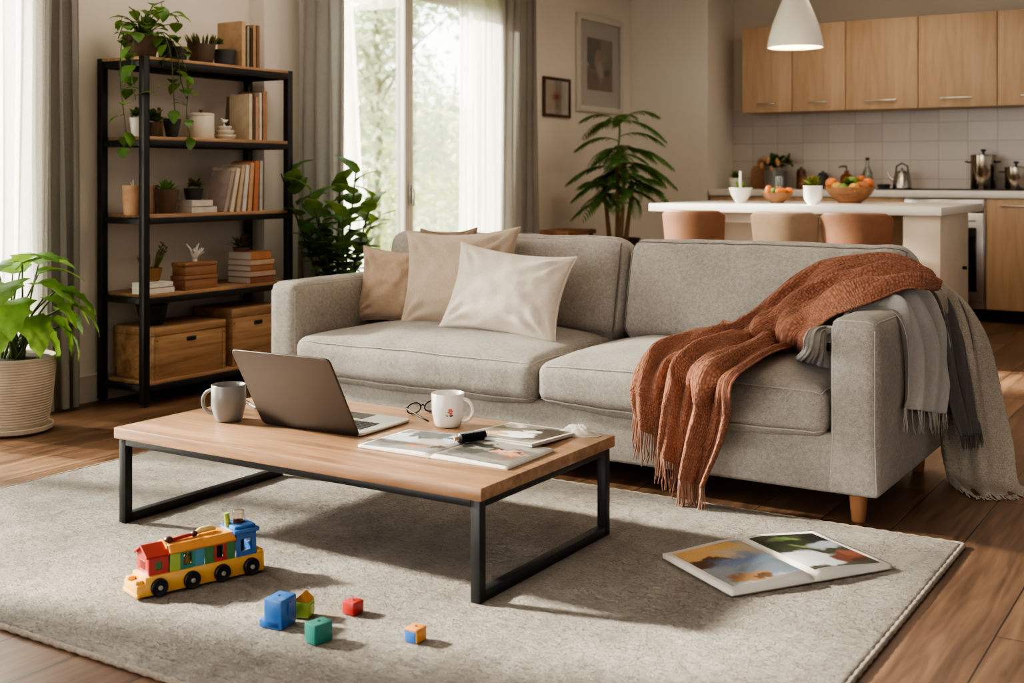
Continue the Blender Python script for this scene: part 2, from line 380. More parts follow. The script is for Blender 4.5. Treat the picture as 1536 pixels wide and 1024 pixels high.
GLASS = glass('window_glass'); PICGLASS = glass('picture_glass', (1, 1, 1, 1), .02); CLEAR = glass('clear_vessel_glass', (.9, .92, .9, 1), .3)
PAPER = plain('page_paper', (214, 208, 198), .6, 0, .03)
CREAM = plain('cream_glaze', (222, 208, 188), .45, 0, .05)
TERRA = plain('terracotta', (182, 136, 100), .7, 0, .15, 12, .2, 90)
BROWNPOT = plain('brown_clay_pot', (108, 82, 64), .6, 0, .15, 12, .2, 90)
DARKPOT = plain('dark_clay_pot', (58, 50, 46), .55, 0, .15, 12, .15, 90)
SLATE = plain('slate_grey_pot', (74, 72, 72), .55, 0, .15, 12, .15, 90)
# ------------------------------------------------------------------ the setting
def struct(name, mb, mats, smooth=35, parent=None):
    o = mb.build(name, mats, parent, smooth=smooth)
    if parent is None: o['kind'] = 'structure'
    return o
XW, XP, YB, YKW, XR, ZC = -5.07, -4.95, 9.9, 10.5, -4.19, 2.85
def slab(mb, x0, x1, y0, y1, z0, z1): mb.box(((x0 + x1) / 2, (y0 + y1) / 2, (z0 + z1) / 2), (x1 - x0, y1 - y0, z1 - z0)); return mb
struct('floor', slab(MB(), -5.3, 3.2, -2.2, 10.7, -.1, 0), FLOOR)
struct('ceiling', slab(MB(), -5.3, 3.2, -2.2, 10.7, ZC, ZC + .1), CEIL)
# left wall with two tall openings; the far part stands slightly forward
W2 = (1.25, 3.74, 0.0, 2.5); W1 = (5.5, 7.8, 0.0, 2.55)
w = MB()
slab(w, XW - .2, XW, -2.2, W2[0], 0, ZC); slab(w, XW - .2, XW, W2[0], W2[1], W2[3], ZC); slab(w, XW - .2, XW, W2[1], 5.15, 0, ZC)
slab(w, XP - .32, XP, 5.15, W1[0], 0, ZC); slab(w, XP - .32, XP, W1[0], W1[1], W1[3], ZC); slab(w, XP - .32, XP, W1[1], 10.1, 0, ZC)
struct('wall_left', w, WALL, 0)
struct('wall_back', slab(MB(), XP, XR, YB, 10.1, 0, ZC), WALL, 0)
struct('wall_recess', slab(MB(), XR - .1, XR, 10.1, YKW, 0, ZC), WALL, 0)
struct('wall_kitchen', slab(MB(), XR - .1, 3.2, YKW, YKW + .15, 0, ZC), WALLK, 0)
struct('wall_backsplash', slab(MB(), XR, 3.2, YKW - .012, YKW, .98, 1.75), TILE, 0)
b = MB()
slab(b, XW, XW + .016, W2[1] + .02, 5.15, 0, .13); b.box((XW + .011, (W2[1] + 5.17) / 2, .135), (.022, 5.13 - W2[1], .01), .004)
struct('baseboard_left', b, TRIM)
b = MB(); slab(b, XP, XP + .016, W1[1] + .02, YB, 0, .13); slab(b, XP, XR, YB - .016, YB, 0, .13); struct('baseboard_back', b, TRIM)

def window(n, X, y0, y1, z1, xs):
    """two tall glazed sashes meeting in the middle"""
    root = thing('window_%d' % n, None, None, (X, (y0 + y1) / 2, 0)); root['kind'] = 'structure'
    hw = (y1 - y0) / 2; f = MB(); d = .09
    for y in (-hw + .03, hw - .03): f.box((0, y, z1 / 2), (d, .06, z1), .006)
    f.box((0, 0, z1 - .03), (d, 2 * hw, .06), .006); f.box((0, 0, .03), (d + .04, 2 * hw, .06), .006)
    f.build('window_frame', TRIM, root)
    for s, off in ((-1, 0.0), (1, -.035)):
        sa = MB(); ya, yb = (-hw + .06, .045) if s < 0 else (-.045, hw - .06)
        for y in (ya + .045, yb - .045): sa.box((off + .0, y, z1 / 2), (.05, .09, z1 - .12), .008)
        for z in (.06 + .05, z1 - .06 - .05): sa.box((off, (ya + yb) / 2, z), (.05, yb - ya, .1), .008)
        so = sa.build('sash', TRIM, root)
        g = MB(); g.box((off, (ya + yb) / 2, z1 / 2), (.006, yb - ya - .17, z1 - .3)); g.build('pane', GLASS, so, smooth=0)
    h = MB(); h.box((.035, .0, 1.02), (.012, .03, .14), .005); h.bar((.06, 0, 1.05), (.06, 0, .94), .014, .014, .004); h.cyl((.035, 0, 1.05), (.062, 0, 1.05), .008)
    h.build('window_handle', CHROME, root)
window(1, XP - .1, W1[0], W1[1], W1[3], 0)
window(2, XW - .1, W2[0], W2[1], W2[3], 0)

# garden ground and planting beyond the glass
struct('ground', slab(MB(), -40, -5.35, -12, 40, -.25, -.15), plain('garden_lawn', (120, 140, 70), .9, 0, .3, 3), 0)
def garden_tree(label, loc, h, crown_r, crown_z, nleaf, mat, seed, size=.11, group='garden trees beyond the window'):
    rnd = random.Random(seed); t = thing('garden_tree', label, 'tree', loc, 0, group)
    tr = MB(); tr.tube([(0, 0, 0), (.05, .03, h * .4), (-.04, .02, h * .75), (.02, 0, h * .95)], [.06, .045, .03, .012], 10)
    br = []
    for k in range(11):
        a = rnd.uniform(0, 6.28); z = rnd.uniform(crown_z[0], crown_z[1] * .85); r = crown_r * rnd.uniform(.6, .95)
        tip = Vector((r * math.cos(a), r * math.sin(a), z + .5)); br.append(tip)
        tr.tube([(0, 0, z * .8), tip * .5 + Vector((0, 0, z * .42)), tip], [.02, .012, .005], 6)
    tr.build('trunk', plain('pale_garden_bark', (166, 160, 140), .8), t)
    f = MB(); vs, fs = [], []
    cl = [Vector((0, 0, rnd.uniform(*crown_z))) + Vector((rnd.gauss(0, 1), rnd.gauss(0, 1), 0)) * crown_r * .45 for _ in range(46)]
    for k in range(nleaf):
        c = rnd.choice(cl); p = c + Vector((rnd.gauss(0, 1), rnd.gauss(0, 1), rnd.gauss(0, .8))) * crown_r * .2
        if p.z < .1: p.z = rnd.uniform(.1, 1)
        d = Vector((rnd.gauss(0, 1), rnd.gauss(0, 1), rnd.gauss(-.3, .7))).normalized(); s = d.orthogonal().normalized(); s.rotate(Matrix.Rotation(rnd.uniform(0, 6.28), 3, d))
        L = size * rnd.uniform(.6, 1.3); n0 = len(vs)
        vs += [p, p + d * L * .5 + s * L * .3, p + d * L, p + d * L * .5 - s * L * .3]; fs.append((n0, n0 + 1, n0 + 2, n0 + 3))
    f.add(vs, fs); f.build('foliage', mat, t, smooth=0)
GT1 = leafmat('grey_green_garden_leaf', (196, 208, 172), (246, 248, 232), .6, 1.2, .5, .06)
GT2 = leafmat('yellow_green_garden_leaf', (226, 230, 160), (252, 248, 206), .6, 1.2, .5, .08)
garden_tree('tall grey green tree filling the left window pane', (-9.3, 11.6, -.15), 5.2, 1.2, (.6, 5.0), 5200, GT1, 3, .13)
garden_tree('yellow green shrubby tree behind the middle window bar', (-11.3, 14.9, -.15), 3.0, 1.35, (.3, 2.2), 5200, GT2, 4)
garden_tree('pale green low tree seen behind the right sheer curtain', (-13.4, 19.2, -.15), 3.6, 1.5, (.3, 2.4), 5200, GT2, 5)
garden_tree('grey green tree standing far back behind the left pane', (-17.2, 21.2, -.15), 6.2, 1.7, (.6, 4.4), 4200, GT1, 6, .16)

garden_tree('airy unseen tree added outside the left window to dapple the sunlight', (-9.6, 1.2, -.15), 5.2, 1.3, (2.2, 5.2), 800, GT1, 8, .12)  # added out of view so its leaves mottle the sun on the rug

# curtains: pleated cloth hanging from above the frame
def curtain(name, label, X, y0, y1, pleats, depth, mat, seed, ztop=2.72, flare=.0, zb=.012, lean=(0, 0), group=None, cat='curtain'):
    """lean: how far the left/right edge moves along the wall from top to bottom"""
    rnd = random.Random(seed); ph = [rnd.uniform(-.5, .5) for _ in range(24)]; am = [rnd.uniform(.65, 1.2) for _ in range(40)]
    nu, nv = pleats * 14 + 1, 26; rows = []
    for i in range(nv):
        t = i / (nv - 1); z = ztop + (zb - ztop) * t; row = []
        for j in range(nu):
            u = j / (nu - 1); k = u * pleats
            a = am[int(k) % 40] * (1 - (k % 1)) + am[(int(k) + 1) % 40] * (k % 1)
            x = X + depth * a * (.75 + .35 * t) * math.sin(2 * math.pi * k + ph[0] + .5 * math.sin(3 * t + k))
            ya, yb = y0 + lean[0] * t, y1 + lean[1] * t
            y = ya + (yb - ya) * u + depth * .35 * math.sin(4 * math.pi * k + ph[1] + t) * (1 if 0 < j < nu - 1 else 0) + .008 * math.sin(5 * t + k * 2)
            row.append(Vector((x, y, z)))
        rows.append(row)
    root = thing(name, label, cat, (X, (y0 + y1) / 2, zb), 0, group)
    mb = MB(); mb.grid([[p - Vector(root.location) for p in r] for r in rows])
    mb.build('cloth', mat, root, smooth=180)
    hm = MB(); hm.grid([[p - Vector(root.location) + Vector((.003, 0, 0)) for p in rows[-3]], [p - Vector(root.location) + Vector((.003, 0, 0)) for p in rows[-1]]])
    hm.build('hem', mat, root, smooth=180)
    hd = MB(); hd.grid([[p - Vector(root.location) + Vector((.003, 0, 0)) for p in rows[0]], [p - Vector(root.location) + Vector((.003, 0, 0)) for p in rows[1]]])
    hd.build('heading_tape', mat, root, smooth=180)
    return root
curtain('curtain', 'grey curtain panel at the far left beside the leafy floor plant', XW + .085, 3.685, 3.885, 3, .035, CURT, 1, lean=(0, .02))
curtain('sheer_curtain', 'white sheer curtain at the left picture edge behind the leafy floor plant', XW + .05, 2.95, 3.72, 8, .025, SHEER, 2, cat='curtain')
curtain('curtain', 'grey curtain panel between the bookshelf and the garden window', XP + .125, 5.30, 5.74, 4, .036, CURT, 3)
curtain('sheer_curtain', 'narrow white sheer curtain beside the grey curtain near the bookshelf', XP + .045, 5.70, 5.86, 3, .018, SHEER, 4, lean=(0, .24))
curtain('sheer_curtain', 'wide white sheer curtain at the right half of the garden window', XP + .045, 7.06, 7.66, 7, .022, SHEER, 5)
curtain('curtain', 'grey curtain panel between the garden window and the small framed picture', XP + .13, 7.50, 8.02, 5, .036, CURT, 6)
# ------------------------------------------------------------------ rug
RX0, RX1, RY0, RY1 = -3.9, -.795, 1.885, 3.885
def rug():
    root = thing('rug', 'large rectangular pale grey beige woven rug under the coffee table', 'rug', ((RX0 + RX1) / 2, (RY0 + RY1) / 2, 0))
    nx, ny = 420, 300; hx, hy = (RX1 - RX0) / 2, (RY1 - RY0) / 2; rows = []
    for i in range(ny + 1):
        y = -hy + 2 * hy * i / ny; row = []
        for j in range(nx + 1):
            x = -hx + 2 * hx * j / nx
            e = min(hx - abs(x), hy - abs(y)); ez = min(1, max(0, e) / .012)
            n = mnoise.noise((x * 26, y * 40, 0)) * .5 + mnoise.noise((x * 60, y * 85, 3)) * .5 + mnoise.noise((x * 4, y * 6, 1)) * .5
            row.append((x, y, .004 + (.011 + .0032 * n) * math.sqrt(ez)))
        rows.append(row)
    mb = MB(); mb.grid(rows); mb.build('pile', RUG, root, smooth=180)
    e = MB(); r = .0075; step = .022
    pts = []
    for (a, c) in (((-hx, -hy), (hx, -hy)), ((hx, -hy), (hx, hy)), ((hx, hy), (-hx, hy)), ((-hx, hy), (-hx, -hy))):
        n = int(math.dist(a, c) / step)
        for k in range(n): t = k / n; pts.append((a[0] + (c[0] - a[0]) * t, a[1] + (c[1] - a[1]) * t, .008))
    rr = [r * (1 + .18 * (-1) ** k) for k in range(len(pts))]
    e.tube(pts, rr, 8, closed=True); e.build('edge_binding', RUGEDGE, root, smooth=180)
rug()

# ------------------------------------------------------------------ sofa
def rbox_map(hx, hy, hz, r0, puff=(0, 0, 0), noise_amp=0, seed=0, rb=None):
    """maps a point of the unit cube surface to a soft stuffed block"""
    def f(p):
        r = r0 if rb is None else rb + (r0 - rb) * min(1, max(0, (p[2] + 1) / .5))
        q = Vector((p[0] * hx, p[1] * hy, p[2] * hz)); c = Vector((max(-hx + r, min(hx - r, q.x)), max(-hy + r, min(hy - r, q.y)), max(-hz + r, min(hz - r, q.z))))
        d = q - c; nrm = d.normalized() if d.length > 1e-9 else Vector((0, 0, 1))
        o = c + nrm * r
        wx, wy, wz = 1 - (q.x / hx) ** 2, 1 - (q.y / hy) ** 2, 1 - (q.z / hz) ** 2
        o.z += math.copysign(1, p[2]) * puff[2] * (max(0, wx) * max(0, wy)) ** .6 * abs(p[2])
        o.y += math.copysign(1, p[1]) * puff[1] * (max(0, wx) * max(0, wz)) ** .6 * abs(p[1])
        o.x += math.copysign(1, p[0]) * puff[0] * (max(0, wy) * max(0, wz)) ** .6 * abs(p[0])
        if noise_amp:
            s = Vector((o.x * 3 + seed, o.y * 3, o.z * 3)); s2 = Vector((o.x * 11 + seed, o.y * 5, o.z * 4))
            o += nrm * noise_amp * (mnoise.noise(s) + .5 * mnoise.noise(s2))
        return o
    return f
def soft_block(mb, f, nx, ny, nz, mat=0, M=None):
    def ax(n):
        out = []
        for k in range(n + 1):
            t = -1 + 2 * k / n; out.append(math.copysign(1 - (1 - abs(t)) ** 1.7, t) if t else 0.0)
        return out
    X, Y, Z = ax(nx), ax(ny), ax(nz)
    def face(A, B, g, flip):
        rows = [[f(g(a, b)) for a in A] for b in B]
        if flip: rows = [list(reversed(r)) for r in rows]
        mb.grid(rows, mat, M)
    face(X, Y, lambda a, b: (a, b, 1), False); face(X, Y, lambda a, b: (a, b, -1), True)
    face(X, Z, lambda a, b: (a, -1, b), False); face(X, Z, lambda a, b: (a, 1, b), True)
    face(Y, Z, lambda a, b: (1, a, b), False); face(Y, Z, lambda a, b: (-1, a, b), True)
def weld(o, d=.0006):
    bm = bmesh.new(); bm.from_mesh(o.data); bmesh.ops.remove_doubles(bm, verts=bm.verts, dist=d); bmesh.ops.recalc_face_normals(bm, faces=bm.faces); bm.to_mesh(o.data); bm.free(); return o

SX0, SX1, SY0, SY1 = -3.745, -1.068, 3.92, 4.92
def sofa():
    cx, cy = (SX0 + SX1) / 2, (SY0 + SY1) / 2
    root = thing('sofa', 'long grey fabric two-seat sofa on tapered wooden legs', 'sofa', (cx, cy, 0))
    L = lambda x, y, z: (x - cx, y - cy, z)
    b = MB(); b.box(L(cx, (SY0 + .03 + SY1) / 2, .19), (SX1 - SX0 - .3, SY1 - SY0 - .03, .2), .014, 3); b.build('base', SOFA, root)
    bk = MB(); f = rbox_map((SX1 - SX0) / 2 - .02, .09, .33, .05); soft_block(bk, f, 16, 6, 10, 0, Matrix.Translation(L(cx, SY1 - .1, .43))); weld(bk.build('back_frame', SOFA, root, smooth=180))
    for (x0, x1) in ((SX0, SX0 + .162), (SX1 - .165, SX1)):
        a = MB(); f = rbox_map((x1 - x0) / 2, (SY1 - .06 - SY0) / 2, .29, .042, (.004, .004, .006), 0, 0, .012)
        T = Matrix.Translation(L((x0 + x1) / 2, (SY0 + SY1 - .06) / 2, .39)); soft_block(a, f, 10, 18, 12, 0, T); ao = weld(a.build('armrest', SOFA, root, smooth=180))
        # seam cord round the front panel
        for px in (-.985, .985):
            s = MB(); path = [(px, -1, z) for z in (-.95, -.7, -.4, -.1, .2, .5, .75, .88)]
            pts = [T @ (f(p) + Vector((math.copysign(.0, px), -.0006, 0))) for p in path]
            s.tube(pts, .0022, 6); s.build('seam', SEAM, ao, smooth=180)
        s = MB(); pts = [T @ f((x, -.985, 1)) for x in (-.95, -.6, -.2, .2, .6, .95)]; s.tube([p + Vector((0, 0, .0005)) for p in pts], .0022, 6)
        s.build('seam', SEAM, ao, smooth=180)
        # long seam along the armrest top edges
        for px in (-.985, .985): s = MB(); s.tube([T @ f((px, y, .985)) for y in [-.97 + .1 * k for k in range(20)]], .0022, 6); s.build('seam', SEAM, ao, smooth=180)
    def seam_loop(f, T, parent, zz, yy=-1):
        s = MB(); n = 26
        path = [(-1 + 2 * k / n, -.99, zz) for k in range(n + 1)]
        s.tube([T @ f(p) for p in path], .0026, 6); s.build('seam', SEAM, parent, smooth=180)
        for px in (-.99, .99): s = MB(); s.tube([T @ f((px, -.98 + 1.96 * k / 18, zz)) for k in range(19)], .0026, 6); s.build('seam', SEAM, parent, smooth=180)
    # seat cushions
    split = -2.362
    for i, (x0, x1) in enumerate(((SX0 + .165, split - .002), (split + .002, SX1 - .168))):
        m = MB(); hz = .079; f = rbox_map((x1 - x0) / 2, .415, hz, .045, (.004, .016, .066), .009, 5 * i + 1)
        T = Matrix.Translation(L((x0 + x1) / 2, 3.905 + .415, .283 + hz)); soft_block(m, f, 34, 26, 12, 0, T); o = weld(m.build('seat_cushion', SOFA, root, smooth=180))
        seam_loop(f, T, o, .99); seam_loop(f, T, o, -.97)
    # back cushions lean on the frame
    split = -2.345
    for i, (x0, x1) in enumerate(((SX0 + .10, split - .004), (split + .004, SX1 - .07))):
        m = MB(); hz = .222; f0 = rbox_map((x1 - x0) / 2, .092, hz, .07, (.006, .045, .008), .007, 11 * i + 4)
        def f(p, f0=f0, i=i, hw=(x1 - x0) / 2):
            o = f0(p)
            fr = max(0, -p[1])                                 # gathered creases below the top seam
            if fr > 0: o.y += fr * .009 * math.sin(o.x * 46 + 3 * mnoise.noise((o.x * 5, i, 0))) * math.exp(-((o.z - .2) / .07) ** 2) * (1 if mnoise.noise((o.x * 3, i * 9, 1)) > -.1 else .2)
            if i == 0:
                dx, dz = o.x - .13, o.z - .12; o.y += .035 * math.exp(-(dx * dx + dz * dz) / .0016)   # pressed dimple
                o.y += .012 * math.exp(-((o.x - .2 - .25 * (o.z)) / .03) ** 2) * fr
            return o
        T = Matrix.Translation(L((x0 + x1) / 2, 4.70, .652)) @ Matrix.Rotation(R(-13), 4, 'X'); soft_block(m, f, 44, 12, 30, 0, T); o = weld(m.build('back_cushion', SOFA, root, smooth=180))
        s = MB(); n = 40
        s.tube([T @ f((-1 + 2 * k / n, -.97, 1)) for k in range(n + 1)], .0035, 6)
        s.build('seam', SEAMD if i else SEAM, o, smooth=180)
        for px in (-.98, .98): s = MB(); s.tube([T @ f((px, -.985, -.97 + 1.94 * k / 16)) for k in range(17)], .003, 6); s.build('seam', SEAMD, o, smooth=180)
    for x in (SX0 + .11, SX1 - .085):
        for y in (SY0 + .075, SY1 - .12):
            l = MB(); l.lathe([(0.001, .0), (.021, .0), (.023, .004), (.031, .098), (.033, .102), (.001, .102)], L(x, y, 0), 24); l.build('leg', LEGWOOD, root)
sofa()

# ------------------------------------------------------------------ throw pillows
def pillow(label, centre, w, h, t, rot, mat, seed, tilt):
    """rot: yaw, tilt: lean backwards, third: roll in its own plane"""
    rnd = random.Random(seed); root = thing('throw_pillow', label, 'pillow', centre, 0, None)
    M = Matrix.Rotation(rot, 4, 'Z') @ Matrix.Rotation(-tilt[0], 4, 'X') @ Matrix.Rotation(tilt[1], 4, 'Y')
    n = 34
    def pt(u, v, sgn):
        k = .13; x = w / 2 * u * (1 - k * (1 - v * v)); z = h / 2 * v * (1 - k * (1 - u * u))
        th = t / 2 * (max(0, (1 - u * u) * (1 - v * v))) ** .42
        wr = .012 * mnoise.noise((u * 2.2 + seed, v * 2.2, sgn)) + .008 * mnoise.noise((u * 5 + seed, v * 5, sgn * 2))
        # creases that run out of the corners
        for (cu, cv) in ((-1, -1), (1, -1), (-1, 1), (1, 1)):
            du, dv = u - cu, v - cv; r = math.hypot(du, dv); ang = math.atan2(dv, du)
            wr += .011 * math.sin(ang * 12 + seed + 3 * r) * math.exp(-((r - .42) / .28) ** 2)
        edge = (1 - u * u) * (1 - v * v)
        z -= h * .03 * (1 - v) * .5 * 0
        return M @ Vector((x, -sgn * (th + wr * min(1, edge * 5)), z))
    def ax(k): tt = -1 + 2 * k / n; return math.copysign(1 - (1 - abs(tt)) ** 1.35, tt) if tt else 0
    mb = MB()
    for sgn in (1, -1):
        rows = [[pt(ax(j), ax(i), sgn) for j in range(n + 1)] for i in range(n + 1)]
        if sgn < 0: rows = [list(reversed(r)) for r in rows]
        mb.grid(rows)
    weld(mb.build('cover', mat, root, smooth=180), .0004)
    pts = [pt(ax(j), -1, 1) for j in range(n)] + [pt(1, ax(i), 1) for i in range(n)] + [pt(ax(n - j), 1, 1) for j in range(n)] + [pt(-1, ax(n - i), 1) for i in range(n)]
    p = MB(); p.tube(pts, .0035, 6, closed=True); p.build('piping', mat, root, smooth=180)
    return root
TAN = fabric('tan_linen', (186, 158, 132), .12, 380, .4); BEIGE = fabric('beige_linen', (198, 176, 154), .12, 380, .4); IVORY = fabric('ivory_linen', (226, 212, 196), .1, 380, .4); TAUPE = fabric('taupe_linen', (150, 124, 102), .12, 380, .4)
def pz(px0, px1, py0, py1, Y): a = AY((px0 + px1) / 2, (py0 + py1) / 2, Y); k = mpp(a); return a, k
pillow('tan square throw pillow against the left armrest', (-3.44, 4.45, .635), .39, .36, .17, R(14), TAN, 3, (R(14), R(2)))
pillow('beige square throw pillow in the middle of the three, tallest', (-3.065, 4.42, .685), .57, .46, .20, R(8), BEIGE, 8, (R(15), R(-3)))
pillow('ivory throw pillow at the front right of the pillow row', (-2.735, 4.30, .65), .575, .39, .20, R(4), IVORY, 12, (R(20), R(5)))
pillow('taupe throw pillow half hidden behind the beige pillow', (-3.215, 4.535, .715), .30, .385, .06, R(6), TAUPE, 15, (R(10), R(-2)))
# ------------------------------------------------------------------ coffee table
TX0, TX1, TY0, TY1, TZ = -3.193, -1.750, 2.626, 3.392, .327
RUGZ = .0155
def coffee_table():
    cx, cy = (TX0 + TX1) / 2, (TY0 + TY1) / 2; hx, hy = (TX1 - TX0) / 2, (TY1 - TY0) / 2
    root = thing('coffee_table', 'low oak topped coffee table on a black metal frame standing on the rug', 'coffee table', (cx, cy, 0))
    t = MB(); t.box((0, 0, TZ - .018), (2 * hx, 2 * hy, .036), .003, 2); t.build('tabletop', OAK_X, root)
    w = .030; i = .012
    for sx in (-1, 1):
        x = sx * (hx - i - w / 2)
        for sy in (-1, 1):
            l = MB(); l.box((x, sy * (hy - i - w / 2), (RUGZ + TZ - .036) / 2), (w, w, TZ - .036 - RUGZ), .0025); l.build('leg', BLACK, root)
        f = MB(); f.box((x, 0, RUGZ + w / 2), (w, 2 * (hy - i - w), w), .0025); f.build('floor_rail', BLACK, root)
        f = MB(); f.box((x, 0, TZ - .036 - .011), (w, 2 * (hy - i - w), .022), .002); f.build('top_rail', BLACK, root)
    for sy in (-1, 1):
        f = MB(); f.box((0, sy * (hy - i - w / 2), TZ - .036 - .011), (2 * (hx - i - w), w, .022), .002); f.build('top_rail', BLACK, root)
coffee_table()

# ------------------------------------------------------------------ laptop
ALU = plain('space_grey_aluminium', (88, 80, 75), .38, .85, .03, 3)
ALUB = plain('silver_aluminium', (196, 194, 190), .38, .7, .03, 3)
KEY = plain('black_keys', (28, 28, 30), .5, 0, .1); SCREEN = plain('dark_screen', (12, 12, 14), .12, 0, .1)
def rrect(w, d, r, n=6):
    out = []
    for (sx, sy, a0) in ((1, 1, 0), (-1, 1, 90), (-1, -1, 180), (1, -1, 270)):
        for k in range(n + 1):
            a = R(a0 + 90 * k / n); out.append((sx * (w / 2 - r) + r * math.cos(a), sy * (d / 2 - r) + r * math.sin(a)))
    return out
def laptop():
    root = thing('laptop', 'open grey metal laptop on the coffee table, its back to the camera', 'laptop', (-2.612, 2.932, TZ), R(1.5))
    W, D = .402, .272
    b = MB(); b.prism([(x, y + D / 2) for x, y in rrect(W, D, .016)], .002, .0125); o = b.build('base', ALUB, root, smooth=30)
    bv = o.modifiers.new('bevel', 'BEVEL'); bv.width = .003; bv.segments = 2; bv.limit_method = 'ANGLE'
    k = MB()
    for r in range(5):
        n = 13
        for c in range(n): k.box((-.152 + c * .0254, .055 + r * .0215, .0133), (.0215, .0175, .0016), .0006, 1)
    for c, wd in ((-.14, .03), (-.1, .03), (-.02, .11), (.07, .03), (.12, .05)): k.box((c, .0335, .0133), (wd, .017, .0016), .0006, 1)
    k.build('keyboard', KEY, o)
    t = MB(); t.prism([(x, y + .222) for x, y in rrect(.13, .082, .006)], .0125, .0130); t.build('trackpad', ALU, o)
    for x in (-.14, .14):
        f = MB(); f.cyl((x, .03, 0), (x, .03, .003), .008, n=14); f.build('foot', KEY, root)
    LH = .303; M = Matrix.Translation((0, -.004, .0045)) @ Matrix.Rotation(R(30), 4, 'X')
    l = MB(); pts = rrect(W, LH, .018)
    l.prism([(x, y) for x, y in pts], -.0035, .0035, 0, M @ Matrix.Translation((0, 0, LH / 2)) @ Matrix.Rotation(R(90), 4, 'X'))
    lo = l.build('lid', ALU, root, smooth=30); bv = lo.modifiers.new('bevel', 'BEVEL'); bv.width = .0025; bv.segments = 2; bv.limit_method = 'ANGLE'
    s = MB(); s.box((0, .0042, LH / 2 + .004), (W - .016, .0008, LH - .024), 0, 1, 0, 0, M); s.build('screen', SCREEN, lo)
    h = MB(); h.cyl((-.13, .003, .0105), (.13, .003, .0105), .0065, n=14); h.build('hinge', KEY, root)
laptop()

# ------------------------------------------------------------------ mugs
COFFEE = plain('black_coffee', (40, 24, 16), .1, 0, .1)
def mug(name, label, loc, rz, r, h, mat, fill=None, bulge=.04, hs=.8):
    root = thing(name, label, 'mug', loc, rz)
    pr = [(.001, .0), (r * .70, .0), (r * .76, .003), (r * .84, h * .12), (r * (.97 + bulge), h * .45), (r, h * .985), (r - .0015, h), (r - .004, h * .985), (r * .93, h * .45), (r * .78, h * .12), (.001, h * .08)]
    b = MB(); b.lathe(pr, (0, 0, 0), 40); b.build('cup', mat, root, smooth=60)
    hd = MB(); p = []
    for k in range(15):
        a = R(98 - 196 * k / 14); p.append((r * .93 + hs * h * .33 * max(0, math.cos(a)) * 1.25, 0, h * .5 + h * .33 * math.sin(a)))
    p[0] = (r * .93, 0, h * .80); p[-1] = (r * .84, 0, h * .2)
    hd.tube(p, [.0065] * 15, 10); hd.build('handle', mat, root, smooth=180)
    if fill: f = MB(); f.lathe([(.0005, h * .72), (r * .94, h * .72)], (0, 0, 0), 32); f.build('coffee', fill, root)
    return root
mug('coffee_mug', 'grey coffee mug on the left end of the coffee table beside the laptop', (-2.955, 2.905, TZ), R(200), .0575, .122, GREYCER)
wm = mug('coffee_mug', 'white mug with a small printed flower, behind the open magazine', (-2.28, 3.225, TZ), R(18), .0545, .110, WHITECER, None, .0, .75)
FLOWER1 = plain('printed_coral', (206, 116, 92), .4, 0, .2, 40); FLOWER2 = plain('printed_brown', (92, 56, 48), .4, 0, .2, 40)
def motif():
    # printed sprig: petals wrapped on the cup wall, turned to the viewer
    a0 = math.atan2(-3.225, 2.28) + R(8) - R(18); rr = .0545
    def patch(mb, da, z, s, n=9, rz=0):
        vs = []
        for k in range(n):
            t = 2 * math.pi * k / n; q = a0 + da + s * math.cos(t) / rr; zz = z + s * (.8 + .3 * math.sin(3 * t)) * math.sin(t)
            u = zz / .110; rad = rr * (.84 + (.97 - .84) * min(1, max(0, (u - .12) / .33)) + .03 * min(1, max(0, (u - .45) / .54))) + .0007
            vs.append((rad * math.cos(q), rad * math.sin(q), zz))
        mb.add(vs, [tuple(range(n))])
    m = MB()
    for da, z, s in ((0, .062, .0065), (.09, .058, .005), (-.08, .055, .0045), (.04, .05, .0055)): patch(m, da, z, s)
    m.build('printed_flower', FLOWER1, wm)
    m = MB()
    for da, z, s in ((.0, .043, .003), (.13, .044, .0032), (-.17, .043, .0028), (-.26, .044, .002), (.07, .0415, .0026)): patch(m, da, z, s)
    m.build('printed_stalk', FLOWER2, wm)
motif()

# ------------------------------------------------------------------ magazines
def open_book(name, label, loc, rz, w, d, th, matL, matR, hump=.012, margins=(.02, .02), tilt=0):
    root = thing(name, label, 'magazine', loc, rz)
    def prof(t): return th * (1 - .25 * t) + hump * math.sin(math.pi * min(1, t * 1.0) ** .55) * (1 - t) ** .6 - th * .65 * (1 - min(1, t / .07)) ** 2
    cv = MB(); cv.box((-w / 2 - .001, 0, .0012), (w, d + .004, .0022), .0006, 1); cv.box((w / 2 + .001, 0, .0012), (w, d + .004, .0022), .0006, 1); cv.build('cover', plain(name + '_cover', (150, 132, 112), .4, 0, .2), root)
    for s, mt in ((-1, matL), (1, matR)):
        n = 24; top = [[(s * w * (k / n), -d / 2 + d * j, prof(k / n) + .0024) for k in range(n + 1)] for j in (0, .25, .5, .75, 1)]
        pb = MB(); pb.grid(top)
        for j in (0, 4): pb.grid([top[j], [(p[0], p[1], .0024) for p in top[j]]])
        pb.grid([[r[n] for r in top], [(r[n][0], r[n][1], .0024) for r in top]])
        po = fix_normals(weld(pb.build('page_block', PAPER, root), .0002))
        mx, my = margins; m = 20; rows = []
        for j in range(9):
            y = -d / 2 + my + (d - 2 * my) * j / 8
            rows.append([(s * (mx * .8 + (w - mx * 1.8) * k / m), y, prof((mx * .8 + (w - mx * 1.8) * k / m) / w) + .0031) for k in range(m + 1)])
        pc = MB(); pc.grid(rows, uv=lambda i, j, s=s: ((j / m) if s > 0 else 1 - j / m, i / 8)); pc.build('printed_picture', mt, po, smooth=180)
    return root
PG = (232, 224, 212)
